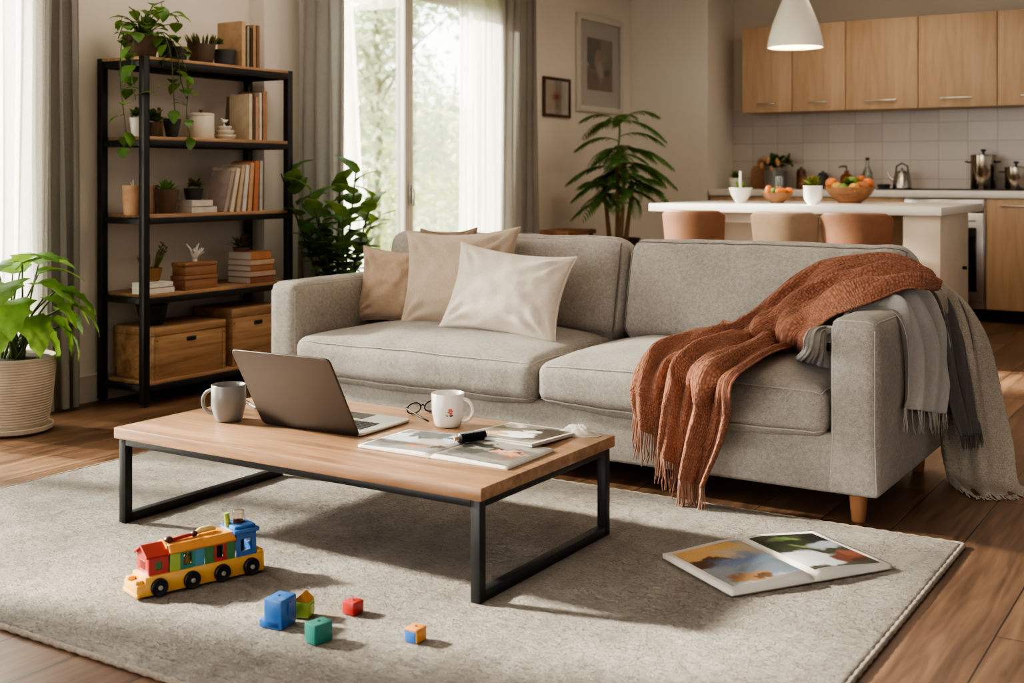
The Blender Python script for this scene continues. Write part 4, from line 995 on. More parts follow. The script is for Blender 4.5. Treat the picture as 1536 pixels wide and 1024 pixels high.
def rosette(root, z, n, L, W, mat, seed, spread=(.2, 1.0), name='leaves', r0=.01, droop=.2, lobes=0):
    rnd = random.Random(seed); m = MB()
    for k in range(n):
        a = 2.399 * k + rnd.uniform(-.2, .2); e = spread[0] + (spread[1] - spread[0]) * (k / max(1, n - 1)) + rnd.uniform(-.08, .08)
        d = Vector((math.cos(a) * math.sin(e), math.sin(a) * math.sin(e), math.cos(e)))
        m.leaf((math.cos(a) * r0, math.sin(a) * r0, z), d, (-math.cos(a) * math.cos(e), -math.sin(a) * math.cos(e), math.sin(e)), L * rnd.uniform(.75, 1.15), W, droop, 5, lobes=lobes)
    m.build(name, mat, root, smooth=60)
def blades(root, z, n, L, r0, mat, seed, name='leaves', lean=.5, w=.003):
    rnd = random.Random(seed); m = MB()
    for k in range(n):
        a = rnd.uniform(0, 6.28); r = r0 * math.sqrt(rnd.random()); e = lean * r / r0 * rnd.uniform(.5, 1.2)
        d = Vector((math.cos(a) * math.sin(e), math.sin(a) * math.sin(e), math.cos(e)))
        m.leaf((math.cos(a) * r, math.sin(a) * r, z), d, (-d.y, d.x, .1), L * rnd.uniform(.7, 1.1), w, .12, 3)
    m.build(name, mat, root, smooth=60)
def bushy(root, c, rad, n, L, W, mat, seed, name='leaves', zs=1.0):
    rnd = random.Random(seed); m = MB()
    for k in range(n):
        d = Vector((rnd.gauss(0, 1), rnd.gauss(0, 1), abs(rnd.gauss(.2, .8)) * zs)).normalized(); p = Vector(c) + Vector((d.x * rad, d.y * rad, d.z * rad * zs)) * rnd.uniform(.35, 1)
        m.leaf(p - d * L * .5, (d + Vector((rnd.uniform(-.6, .6), rnd.uniform(-.6, .6), rnd.uniform(-.3, .5)))).normalized(), (0, 0, 1), L * rnd.uniform(.7, 1.2), W, .3, 4)
    m.build(name, mat, root, smooth=60)
XF = -4.80
def onshelf(px, k, X=XF): p = AX(px, 300, X); return Vector((X, p.y, SHZ[k])), mpp(p)

# --- top board
def pothos():
    p, s = onshelf(213, 4, -4.83); root = thing('trailing_plant', 'trailing leafy plant in a dark brown pot on the top shelf board', 'plant', p)
    pot(root, .084, .118, BROWNPOT, .78)
    rnd = random.Random(11); st = MB(); lf = MB()
    def vine(pts, n, L):
        c = catmull(pts, 24); st.tube(c, .0028, 6)
        for k in range(n):
            t = (k + .6) / n * 23; i = min(int(t), 22); q = c[i]; dd = Vector((rnd.uniform(-1, 1), rnd.uniform(-1, 1), rnd.uniform(-.9, .25))).normalized()
            st.tube([q, q + dd * .02], .0016, 5); lf.leaf(q + dd * .02, dd, (0, 0, 1), L * rnd.uniform(.95, 1.45), L * .46, .45, 6, fold=.12)
    # crown of upright and arching stems
    for k in range(15):
        a = rnd.uniform(0, 6.28); l = rnd.uniform(.05, .15); hz = rnd.uniform(.05, .17)
        vine([(0, 0, .10), (math.cos(a) * l * .5, math.sin(a) * l * .5, .10 + hz * .8), (math.cos(a) * l, math.sin(a) * l, .10 + hz)], 2, .062)
    W = Vector((0, 0, 0))
    vine([(0, .02, .11), (.04, .09, .22), (.05, .15, .24), (.06, .19, .2)], 5, .075); vine([(0, .0, .11), (.03, .03, .25), (.04, .06, .28), (.05, .10, .30)], 4, .075)
    vine([(0, -.02, .11), (.02, -.09, .17), (.04, -.15, .15), (.05, -.19, .08)], 5, .075)
    # trails: one falls outside the left end of the shelf, one inside in front of the board
    y0 = 4.045 - p.y - .035
    vine([(0, -.03, .11), (.06, y0 * .7, .13), (.10, y0, .05), (.10, y0 - .01, -.10), (.115, y0, -.22)], 11, .075)
    vine([(-.03, -.04, .11), (.0, y0 * .8, .12), (.02, y0 - .01, .02), (.03, y0 - .02, -.16), (.04, y0, -.34), (.05, y0 - .01, -.47)], 15, .066)
    yf = .155; vine([(.02, .02, .11), (.10, .06, .13), (.155, .09, .03), (.158, .11, -.10), (.16, .15, -.20)], 12, .07)
    vine([(.03, .0, .11), (.12, .03, .12), (.158, .05, .0), (.16, .06, -.14), (.162, .07, -.27)], 12, .066)
    vine([(.03, .01, .11), (.12, .07, .10), (.158, .12, .0), (.16, .16, -.12), (.16, .15, -.28), (.165, .17, -.40)], 10, .06)
    st.build('vine', STEM, root, smooth=180); lf.build('leaves', LEAF, root, smooth=60)
pothos()
def jar(name, label, px, k, r, h, mat, cat, X=XF, taper=.85, lid=None, plant=None, group=None):
    p, s = onshelf(px, k, X); root = thing(name, label, cat, p, 0, group); return root, p
def small_pot(label, px, k, wpx, hpx, mat, X=XF, taper=.75, fn=None, name='potted_plant', cat='plant', soil=True, rim=0):
    p, s = onshelf(px, k, X); root = thing(name, label, cat, p); r, h = wpx * s / 2, hpx * s
    pot(root, r, h, mat, taper, rim, soil)
    if fn: fn(root, r, h)
    return root
small_pot('small black empty pot beside the trailing plant on the top board', 248, 4, 24, 29, DARKPOT, name='plant_pot', cat='pot', rim=.003)
small_pot('low black planter with a dark cap beside the small black pot on the top board', 268, 4, 24, 21, DARKPOT, -4.77, .95, name='plant_pot', cat='pot')
def lidjar():
    p, s = onshelf(281, 4, -4.86); root = thing('glass_jar', 'small glass jar half hidden behind the black pots on the top board', 'jar', p)
    b = MB(); b.lathe([(.001, 0), (.018, 0), (.02, .004), (.02, .042), (.016, .048), (.016, .054), (.014, .054), (.014, .047), (.018, .041), (.018, .006), (.001, .004)], (0, 0, 0), 24); b.build('vessel', CLEAR, root)
    l = MB(); l.lathe([(.001, .054), (.018, .054), (.018, .064), (.001, .064)], (0, 0, 0), 24); l.build('lid', DARKSTEEL, root)
lidjar()
small_pot('brown pot of short dry olive grass on the top board', 302, 4, 42, 29, plain('umber_pot', (98, 78, 62), .6), XF, .78, lambda r, R_, H: blades(r, H * .86, 90, .075, R_ * .85, LEAFO, 21, 'grass', .6, .0045))
small_pot('grey pot with a small yellowish bush on the top board', 337, 4, 34, 24, SLATE, -4.79, .85, lambda r, R_, H: bushy(r, (-.01, -.03, H + .03), .032, 60, .03, .008, LEAFO, 22))
def book(name, label, Y, z, X0, dx, dy, dz, cover, rot=0.0, pages=PAPER, group=None, flat=False, cat='book', lean=0.0, rz=0.0):
    """book standing (or lying) with its spine towards the room"""
    root = thing(name, label, cat, (X0, Y, z), rz, group); t = .0025
    M = Matrix.Rotation(lean, 4, 'X')
    c = MB()
    if not flat:
        for sy in (-1, 1): c.box((-dx / 2, sy * (dy / 2 - t / 2), dz / 2), (dx, t, dz), .0008, 1, 0, 0, M)
        c.box((-t / 2, 0, dz / 2), (t, dy, dz), .0008, 1, 0, 0, M); c.build('cover', cover, root)
        p = MB(); p.box((-dx / 2 - .002, 0, dz / 2), (dx - .008, dy - 2 * t - .0006, dz - .008), 0, 1, 0, 0, M); p.build('page_block', pages, root)
    else:
        for sz in (0, 1): c.box((-dx / 2, 0, t / 2 + sz * (dz - t)), (dx, dy, t), .0008, 1)
        c.box((-t / 2, 0, dz / 2), (t, dy, dz), .0008, 1); c.build('cover', cover, root)
        p = MB(); p.box((-dx / 2 - .002, 0, dz / 2), (dx - .008, dy - .006, dz - 2 * t - .0006)); p.build('page_block', pages, root)
    return root
def cov(name, c): return plain(name, c, .6, 0, .12, 18)
def board_book(label, px0, px1, py0, py1, k, X, mat, thick, lean_back, group, rz=0):
    """large book stood up with its cover facing the camera"""
    a = AX((px0 + px1) / 2, 300, X); s = mpp(a); root = thing('large_book', label, 'book', (X, a.y, SHZ[k] + .001), rz, group); hgt = (py1 - py0) * s; wid = (px1 - px0) * s * 1.12
    M = Matrix.Rotation(-lean_back, 4, 'X')
    c = MB(); c.box((0, 0, hgt / 2), (wid, .003, hgt), .001, 1, 0, 0, M); c.box((0, thick, hgt / 2), (wid, .003, hgt), .001, 1, 0, 0, M); c.box((-wid / 2, thick / 2, hgt / 2), (.003, thick, hgt), .001, 1, 0, 0, M); c.build('cover', mat, root)
    p = MB(); p.box((.002, thick / 2, hgt / 2), (wid - .008, thick - .004, hgt - .008), 0, 1, 0, 0, M); p.build('page_block', PAPER, root)
G1 = 'books standing on the top shelf board'
board_book('large tan book standing behind the grey pot on the top board', 322, 364, 31, 97, 4, -4.85, cov('tan_book_cover', (160, 132, 102)), .022, R(3), G1)
def spine_row(k, base_py, items, group, X0=-4.715, zoff=0.0):
    """items: (label, px centre, px width, py top, colour, lean deg)"""
    for (lab, px, wpx, py, c, ln) in items:
        p = AX(px, base_py, X0); s = mpp(p); h = (base_py - py) * s; dyw = abs(AX(px + wpx / 2, 300, X0).y - AX(px - wpx / 2, 300, X0).y) * .97
        book('book', lab, p.y, SHZ[k] + zoff, X0, .165 + .02 * math.sin(px), dyw, h, cov('book_cloth', c), group=group, lean=R(ln))
spine_row(4, 97, [('pale tan book, first from the left of the thin spines on the top board', 365.5, 6.6, 29, (196, 160, 118), 0), ('grey green thin book, second of the spines on the top board', 372.5, 4.0, 36, (150, 150, 128), 0),
 ('dark brown thin book, third of the spines on the top board', 377, 3.4, 38, (84, 62, 44), 0), ('light wood coloured book, rightmost spine but one on the top board', 382, 4.6, 33, (180, 142, 104), 0), ('brown book, rightmost spine on the top board', 387.5, 4.6, 33, (140, 104, 74), 0)], G1)
# --- second board
small_pot('small white tapered pot with dark leaves on the second board', 204, 3, 19, 28, WHITECER, -4.80, .62, lambda r, R_, H: bushy(r, (0, 0, H + .01), .035, 40, .04, .013, LEAFD, 31))
def ivy():
    p, s = onshelf(232, 3, -4.79); root = thing('potted_plant', 'dark leafy ivy in a brown pot behind the near post on the second board', 'plant', p)
    pot(root, .034, .075, BROWNPOT, .75); bushy(root, (0, 0, .08), .06, 46, .055, .018, LEAFD, 33)
ivy()
def bottle():
    p, s = onshelf(238.5, 3, -4.90); root = thing('clay_bottle', 'slim orange clay bottle behind the ivy on the second board', 'bottle', p)
    b = MB(); b.lathe([(.001, 0), (.02, 0), (.022, .01), (.022, .08), (.014, .105), (.01, .115), (.01, .14), (.012, .145), (.001, .145)], (0, 0, 0), 22); b.build('body', TERRA, root)
    c = MB(); c.lathe([(.001, .145), (.009, .145), (.009, .158), (.001, .159)], (0, 0, 0), 16); c.build('stopper', BROWNPOT, root)
bottle()
small_pot('dark slate tapered pot in the middle left of the second board', 258, 3, 27, 28, SLATE, XF, .6, None, 'plant_pot', 'pot', True, .002)
def canister(label, px, k, wpx, hpx, mat, knob, X=XF):
    p, s = onshelf(px, k, X); root = thing('canister', label, 'canister', p); r, h = wpx * s / 2, hpx * s
    b = MB(); b.lathe([(.001, 0), (r * .97, 0), (r, .004), (r, h * .88), (r * .98, h * .9), (.001, h * .9)], (0, 0, 0), 36); b.build('body', mat, root)
    l = MB(); l.lathe([(.001, h * .9), (r * 1.02, h * .9), (r * 1.02, h * .985), (r * .98, h), (.001, h)], (0, 0, 0), 36); lo = l.build('lid', mat, root)
    n = MB(); n.lathe([(.001, h), (.009, h), (.006, h + .008), (.011, h + .016), (.001, h + .02)], (0, 0, 0), 16); n.build('knob', knob, lo)
canister('cream lidded canister on the second board', 301, 3, 40, 38, CREAM, BROWNPOT)
def bowls():
    p, s = onshelf(338, 3, -4.775); z = 0
    for q, (w, h) in enumerate(((31, 7), (28, 6.5), (22, 6))):
        r, hh = w * s / 2, h * s
        root = thing('bowl', ('white bowl at the bottom of the stack on the second board', 'white bowl in the middle of the stack on the second board', 'small white bowl on top of the stack on the second board')[q], 'bowl', p + Vector((0, -.004 * q, z)), 0, 'white bowls stacked on the second board')
        b = MB(); b.lathe([(.001, 0), (r * .82, 0), (r * .84, .002), (r, hh * .7), (r, hh), (r * .95, hh), (r * .8, hh * .55), (.001, hh * .5)], (0, 0, 0), 32); b.build('body', CREAM, root); z += hh + .0005
        g = MB(); g.lathe([(r * .99, hh * .72), (r * 1.015, hh * .8), (r * .99, hh * .88)], (0, 0, 0), 32); g.build('rim_band', WHITECER, root)
    root = thing('bird_figurine', 'tiny white bird figurine standing on the stacked bowls', 'figurine', p + Vector((0, -.008, z)))
    b = MB(); b.lathe([(.001, 0), (.009, 0), (.004, .006), (.003, .02), (.001, .02)], (0, 0, 0), 12); b.build('stand', WHITECER, root)
    b = MB(); b.ellip((0, 0, .027), (.010, .017, .009), f=lambda d: 1 + .25 * max(0, d.y)); b.ellip((0, -.018, .036), (.006, .006, .006), 12, 8); b.build('body', WHITECER, root, smooth=180)
    t = MB(); t.tube([(0, .012, .028), (0, .028, .034)], [.006, .003], 8); t.build('tail', WHITECER, root)
bowls()
G2 = 'books standing on the second board'
board_book('large olive tan book leaning at the back of the second board', 331, 379, 140, 207, 3, -4.87, cov('olive_book_cover', (158, 134, 98)), .02, R(5), G2)
spine_row(3, 208, [('cream book, leftmost spine on the second board', 376, 5.5, 139, (214, 196, 164), 0), ('thin dark brown book, second spine on the second board', 381, 3.4, 138, (112, 88, 66), 0), ('pinkish tan book, third spine on the second board', 385.8, 5.2, 143, (196, 150, 118), 0),
 ('white book, fourth spine on the second board', 391, 4.2, 137, (214, 204, 192), 0), ('rust edged tan book, rightmost spine on the second board', 397.5, 6.5, 134, (180, 132, 94), 0)], G2)
# --- third board
def candle():
    p, s = onshelf(199, 2, -4.78); root = thing('candle_jar', 'ribbed tan candle jar with a pale wick ornament on the third board', 'candle', p); r, h = .049, .146
    b = MB(); b.lathe([(.001, 0), (r * .86, 0), (r * .9, .004), (r * .98, h * .4), (r, h * .72), (r * .97, h * .76), (r, h * .8), (r, h), (r * .9, h), (r * .88, h * .9), (.001, h * .9)], (0, 0, 0), 40, 0, None, False, lambda a, z: .012 * math.sin(20 * a)); b.build('jar', TERRA, root)
    w = MB(); w.tube([(0, 0, h * .9), (.004, .002, h * 1.08), (-.002, .004, h * 1.2)], [.004, .003, .001], 8); w.tube([(0, 0, h * .9), (-.01, -.004, h * 1.1)], [.003, .001], 8); w.build('wick', CREAM, root)
candle()
small_pot('small plain tan pot partly hidden behind the near post on the third board', 229, 2, 14, 42, plain('pale_tan_pot', (176, 140, 104), .7), -4.86, .85, None, 'plant_pot', 'pot')
small_pot('round brown pot with a spiky green succulent on the third board', 250, 2, 38, 36, BROWNPOT, -4.79, .62, lambda r, R_, H: rosette(r, H * .85, 34, .075, .011, LEAF, 41, (.1, 1.25)))
def flat_stack(labels, px, k, items, X0=-4.715, group=None, zb=0, dx=.11):
    z = SHZ[k] + zb
    for lab, (w, h, c, o) in zip(labels, items):
        p = AX(px + o, 300, X0); s = mpp(p); book('book', lab, p.y, z, X0, dx, abs(AX(px + w / 2, 300, X0).y - AX(px - w / 2, 300, X0).y), h * s, cov('book_board', c), group=group, flat=True); z += h * s + .0006
    return z
zt = flat_stack(['pale book at the bottom of the pair under the small plant on the third board', 'pale book on top of the pair under the small plant on the third board'], 307, 2, [(38, 9.5, (206, 194, 184), 0), (31, 9.5, (210, 198, 188), -3)], -4.70, 'pale books lying on the third board')
def plant_on_books():
    p, s = onshelf(290, 2, -4.78); p.z = zt; root = thing('potted_plant', 'bushy olive plant in a small black pot standing on the pale books', 'plant', p)
    pot(root, .05, .06, DARKPOT, .8); bushy(root, (0, .012, .07), .045, 90, .034, .010, LEAFO, 43); 
plant_on_books()
board_book('large pale blue grey book standing on the third board', 318, 343, 252, 318, 2, -4.86, painting('book_cover_blue_blush', (168, 172, 172), [(.3, .3, .4, .3, (196, 168, 160), .6), (.7, .7, .4, .3, (150, 164, 170), .6)], .5, 3, .5, 7), .02, R(6), 'books leaning on the third board')
spine_row(2, 316, [('mauve grey book, leftmost leaning spine on the third board', 338, 6, 252, (176, 158, 148), -15), ('cream book, second leaning spine on the third board', 347.5, 6, 249, (220, 204, 178), -13), ('pale wood toned book, third leaning spine on the third board', 357, 6, 247, (206, 178, 142), -10),
 ('white book, fourth leaning spine on the third board', 366, 6.2, 246, (216, 208, 198), -7), ('peach book, fifth leaning spine on the third board', 374.5, 6.5, 243, (212, 160, 118), -5), ('orange book, sixth leaning spine on the third board', 383.5, 7, 241, (202, 124, 78), -3), ('pale grey book, rightmost leaning spine on the third board', 391.5, 4.5, 241, (196, 190, 180), -1)], 'books leaning on the third board', -4.71)
# --- fourth board
zt = flat_stack(['white book at the bottom of the pair at the near end of the fourth board', 'white book on top of the pair at the near end of the fourth board'], 241, 1, [(42, 9, (226, 216, 202), 0), (40, 7.5, (228, 220, 208), -1)], -4.705, 'white books on the fourth board')
def yellow_pot():
    p, s = onshelf(226, 1, -4.80); p.z = zt; root = thing('potted_plant', 'spiky green plant in a mustard pot standing on the white books', 'plant', p)
    pot(root, .058, .068, plain('mustard_pot', (150, 108, 52), .6), .7); blades(root, .06, 26, .10, .04, LEAFO, 51, 'leaves', .7, .006)
    st = MB(); rnd = random.Random(5); lf = MB()
    for q in range(5):
        a = Vector((0, .02, .06)); tip = Vector((.01, .05 + .012 * q, .15 + .02 * (q % 3))); st.tube([a, a.lerp(tip, .5) + Vector((0, -.006, .01)), tip], .0018, 5)
        for w in range(6): t = .45 + .1 * w; lf.leaf(a.lerp(tip, t), (rnd.uniform(-.4, .4), .8 * (-1) ** w, .7), (1, 0, 0), .026, .005, .1, 3)
    st.build('stalk', BROWNPOT, root); lf.build('stalk_leaves', LEAFO, root, smooth=60)
yellow_pot()
BOXW = wood('orange_box_wood', (182, 130, 90), (146, 98, 64), 'y', 1, .55)
def lidded_box(label, px, k, wpx, hpx, X0, z, mat, dx=.16, name='storage_box', group=None):
    p = AX(px, 300, X0); s = mpp(p); w, h = abs(AX(px + wpx / 2, 300, X0).y - AX(px - wpx / 2, 300, X0).y), hpx * s; root = thing(name, label, 'box', (X0, p.y, z), 0, group)
    b = MB(); b.box((-dx / 2, 0, h * .36), (dx, w, h * .72), .003); b.build('body', mat, root)
    l = MB(); l.box((-dx / 2, 0, h * .86), (dx + .006, w + .006, h * .28), .003); l.build('lid', mat, root); return z + h
zt = lidded_box('orange wooden box, lower one of the pair on the fourth board', 302.5, 1, 49, 21, -4.71, SHZ[1], BOXW, .105, group='orange boxes on the fourth board')
zt = lidded_box('orange wooden box, upper one of the pair on the fourth board', 302, 1, 47, 19, -4.713, zt + .0015, BOXW, .10, group='orange boxes on the fourth board')
def coral():
    p, s = onshelf(292, 1, -4.78); p.z = zt + .0005; root = thing('coral_ornament', 'white branching coral ornament on top of the orange boxes', 'ornament', p); rnd = random.Random(8)
    b = MB()
    for q in range(16):
        a = rnd.uniform(0, 6.28); l = rnd.uniform(.01, .05); t = Vector((math.cos(a) * l, math.sin(a) * l * 1.2, rnd.uniform(.04, .095))); m = t * .55 + Vector((rnd.uniform(-.008, .008), rnd.uniform(-.008, .008), .01))
        b.tube([(0, 0, 0), m, t], [.007, .0055, .003], 7); b.tube([m, m + Vector((rnd.uniform(-.02, .02), rnd.uniform(-.02, .02), .025))], [.004, .002], 6)
    b.build('branches', WHITECER, root, smooth=180); f = MB(); f.lathe([(.001, 0), (.016, 0), (.012, .01), (.001, .014)], (0, 0, 0), 16); f.build('foot', CREAM, root)
coral()
cols = [(150, 96, 62), (192, 160, 132), (176, 116, 74), (206, 172, 138), (198, 128, 78)]; hs = [9.5, 8.5, 8.5, 8, 12]; wd = [36, 38, 34, 36, 30]
nm = ['bottom', 'second from bottom', 'middle', 'fourth from bottom', 'topmost']
zt = flat_stack(['%s book of the warm coloured stack on the fourth board' % q for q in nm], 394, 1, [(wd[q], hs[q], cols[q], (0, 1, -1, 0, -2)[q]) for q in range(5)], -4.705, 'warm coloured stack on the fourth board', 0, .175)
def top_plant():
    p, s = onshelf(362, 1, -4.79); p.z = zt + .0005; root = thing('potted_plant', 'low bronze leaved plant in a shallow dish on the warm coloured stack', 'plant', p)
    pot(root, .05, .022, BROWNPOT, .8); rosette(root, .02, 22, .085, .011, LEAFO, 61, (.3, 1.4), 'leaves', .015, .3); bushy(root, (0, .02, .04), .035, 30, .04, .012, plain('bronze_leaf', (140, 98, 54), .5), 62, 'bronze_leaves')
top_plant()
# --- bottom board
def crate(label, px0, px1, hpx, X0, dx, z):
    a, c = AX(px0, 300, X0), AX(px1, 300, X0); s = mpp((a + c) / 2); w, h = abs(c.y - a.y), hpx * s
    root = thing('wooden_crate', label, 'crate', (X0, (a.y + c.y) / 2, z), 0, 'wooden crates on the bottom board')
    b = MB(); b.box((-dx / 2, 0, h * .42), (dx, w, h * .84), .004)
    for q in (-1, 1): b.box((.0015, q * (w / 2 - .012), h * .42), (.004, .022, h * .82), .001, 1)
    b.build('body', CRATEWOOD, root); l = MB(); l.box((-dx / 2, 0, h * .92), (dx + .006, w + .004, h * .155), .004); lo = l.build('lid', CRATEWOOD, root)
    g = MB(); g.box((.0035, .0, h * .72), (.004, .062, .02), .006, 2); g.build('handle_slot', DARKPOT, root)
    for q in (-1, 1):
        for e in (.1, .75): n = MB(); n.cyl((.002, q * (w / 2 - .012), h * e), (.0055, q * (w / 2 - .012), h * e), .003, n=10); n.build('nail', DARKSTEEL, root)
    return z + h
zc = crate('wooden crate at the near end of the bottom board with the dark pot on it', 232, 338, 76, -4.712, .30, SHZ[0])
crate('taller wooden crate at the far end of the bottom board behind the sofa arm', 348, 424, 84, -4.712, .29, SHZ[0])
def dark_pot():
    p, s = onshelf(228, 0, -4.85); p.z = zc + .0005; root = thing('potted_plant', 'dark green pot with a dark succulent standing on the near crate', 'plant', p)
    pot(root, 46 * s / 2, 30 * s, plain('bottle_green_pot', (38, 44, 38), .45), .72, .004); rosette(root, 26 * s, 30, .06, .014, LEAFD, 71, (.1, 1.2))
dark_pot()
# ------------------------------------------------------------------ floor plants
def big_leaf(mb, base, d, up, L, W, droop, fold=.12, n=9, lob=0.0, k=3):
    """broad leaf with a crease and, when lob > 0, deep notches along the rim"""
    d = Vector(d).normalized(); side = d.cross(Vector(up)); side = side.normalized() if side.length > 1e-4 else d.orthogonal().normalized(); up = side.cross(d).normalized(); rows = []
    for i in range(n + 1):
        t = i / n; w = W * (max(0, math.sin(math.pi * t ** .62)) ** .75)
        if lob and 0 < i < n: w *= 1 - lob * (.5 + .5 * math.cos(2 * math.pi * k * t + 1.2))
        p = Vector(base) + d * (L * t * (1 - .2 * droop * t)) + up * (L * (.2 * t - droop * t * t)); wv = .02 * L * math.sin(9 * t)
        rows.append([p - side * w + up * (w * fold + wv) - d * (L * .10 * (w / W)), p - side * w * .5 + up * w * fold * .7, p, p + side * w * .5 + up * w * fold * .7, p + side * w + up * (w * fold - wv) - d * (L * .10 * (w / W))])
    mb.grid(rows)
RIB = plain('ribbed_ceramic_planter', (204, 190, 170), .6, 0, .12, 9, .1, 70)
def leafy_floor_plant():
    root = thing('potted_plant', 'broad leaved green plant in a ribbed pale pot on the floor at the far left', 'plant', (-4.785, 3.375, 0))
    s = MB(); s.lathe([(.001, 0), (.15, 0), (.172, .012), (.176, .03), (.168, .032), (.16, .02), (.001, .02)], (0, 0, 0), 48); s.build('saucer', RIB, root)
    b = MB(); r0, r1, z0, z1 = .145, .188, .02, .335; pr = [(.001, z0), (r0 * .96, z0), (r0, z0 + .01)]; n = 26
    for k in range(n):
        t = k / n; r = r0 + (r1 - r0) * (t ** .55); dz = (z1 - z0 - .01) / n; z = z0 + .01 + dz * k; pr += [(r, z), (r + .0022, z + dz * .3), (r + .0022, z + dz * .65), (r, z + dz * .95)]
    pr += [(r1 + .001, z1), (r1 - .004, z1 + .006), (r1 - .014, z1 + .003), (r1 - .018, z1 - .03), (.001, z1 - .035)]; b.lathe(pr, (0, 0, 0), 56); b.build('pot', RIB, root, smooth=50)
    so = MB(); so.lathe([(.0005, z1 - .006), (.09, z1 - .006), (r1 - .016, z1 - .009)], (0, 0, 0), 30); so.build('soil', SOIL, root)
    # (stem tip x, y, z, leaf direction, length, half width, lobes) - local x runs into the room
    rnd = random.Random(4); st = MB(); tips = [
        ((.10, .14, .60), (.55, .75, -.28), .19, .085, .45), ((.14, .10, .50), (.6, .55, -.65), .18, .085, .35), ((.08, .17, .53), (.2, .9, -.35), .17, .075, .4), ((.12, .02, .66), (.8, .3, .05), .20, .075, .3),
        ((.03, .02, .72), (.35, .3, .35), .20, .075, .2), ((-.02, -.06, .74), (.5, -.55, .15), .19, .08, .25), ((.10, -.08, .60), (.75, -.5, -.35), .21, .085, .35), ((.13, -.02, .52), (.9, -.1, -.55), .19, .08, .3),
        ((.02, -.14, .62), (.4, -.85, -.2), .19, .08, .3), ((-.07, .05, .70), (-.3, .4, .5), .16, .065, .2), ((.06, .09, .70), (.4, .7, .2), .19, .075, .3), ((.05, -.10, .50), (.55, -.6, -.6), .17, .075, .3), ((.09, .09, .44), (.65, .55, -.7), .15, .07, .3), ((-.05, -.05, .62), (-.1, -.6, .3), .16, .07, .2), ((.15, .05, .60), (.8, .5, -.3), .19, .08, .45)]
    tips += [((.16, .18, .56), (.45, .85, -.45), .19, .085, .45), ((.07, .0, .76), (.6, .1, .3), .20, .085, .3), ((.17, .10, .63), (.7, .6, -.15), .20, .09, .5), ((.12, .16, .46), (.5, .75, -.75), .17, .08, .4), ((.02, .12, .74), (.1, .8, .2), .18, .08, .3), ((.12, -.12, .68), (.7, -.6, .0), .20, .085, .3)]
    for q, (tip, d, L, W, lob) in enumerate(tips):
        L *= 1.12; W *= 1.3
        a = 2.4 * q; b0 = Vector((math.cos(a) * .045, math.sin(a) * .045, .30)); tp = Vector(tip); st.tube(catmull([b0, b0.lerp(tp, .5) + Vector((0, 0, .05)), tp], 10), [.007 - .0004 * k for k in range(10)], 8)
        m = MB(); big_leaf(m, tp, d, (0, 0, 1), L, W, .6, .2, 12, lob, 4); m.build('leaf', LEAFB if q % 3 else LEAF, root, smooth=60)
    st.build('stems', STEM, root, smooth=180)
leafy_floor_plant()
def window_plant():
    root = thing('potted_plant', 'tall dark glossy leaved plant between the bookshelf and the garden window', 'plant', (-4.585, 5.37, 0))
    pot(root, .14, .26, SLATE, .75, .006); rnd = random.Random(14); st = MB(); lf = MB(); n = 9
    for q in range(n):
        a = 2 * math.pi * q / n + .3; l = .13 + .14 * (q % 3) / 2; top = Vector((math.cos(a) * l * .8, math.sin(a) * l * (1.3 if math.sin(a) > 0 else 1.75), (1.16, 1.02, .86, 1.10, .94, 1.16, .82, 1.06, .92)[q])); c = catmull([(math.cos(a) * .03, math.sin(a) * .03, .22), (math.cos(a) * l * .3, math.sin(a) * l * .4, .5), top], 24)
        st.tube(c, [.011 - .0003 * k for k in range(24)], 8)
        for k in range(18):
            t = .36 + .64 * k / 17; p = c[min(23, int(t * 23))]; b = 2.4 * k + q; e = 1.15 - .75 * (k / 17)
            d = Vector((math.cos(b) * math.sin(e + .3), math.sin(b) * math.sin(e + .3) * 1.25, math.cos(e + .3) - .05)); L = .19 * rnd.uniform(.8, 1.2)
            if p.x + root.location.x + d.x * L < XP + .24: d.x = abs(d.x) * .5 + .15
            if p.x + root.location.x < XP + .25: p = Vector((XP + .26 - root.location.x, p.y, p.z))
            big_leaf(lf, p, d, (0, 0, 1), L, .052, .45, .18, 7)
        # low side leaves over the sofa arm
    st.build('stems', STEM, root, smooth=180); lf.build('foliage', LEAFD, root, smooth=60)
window_plant()
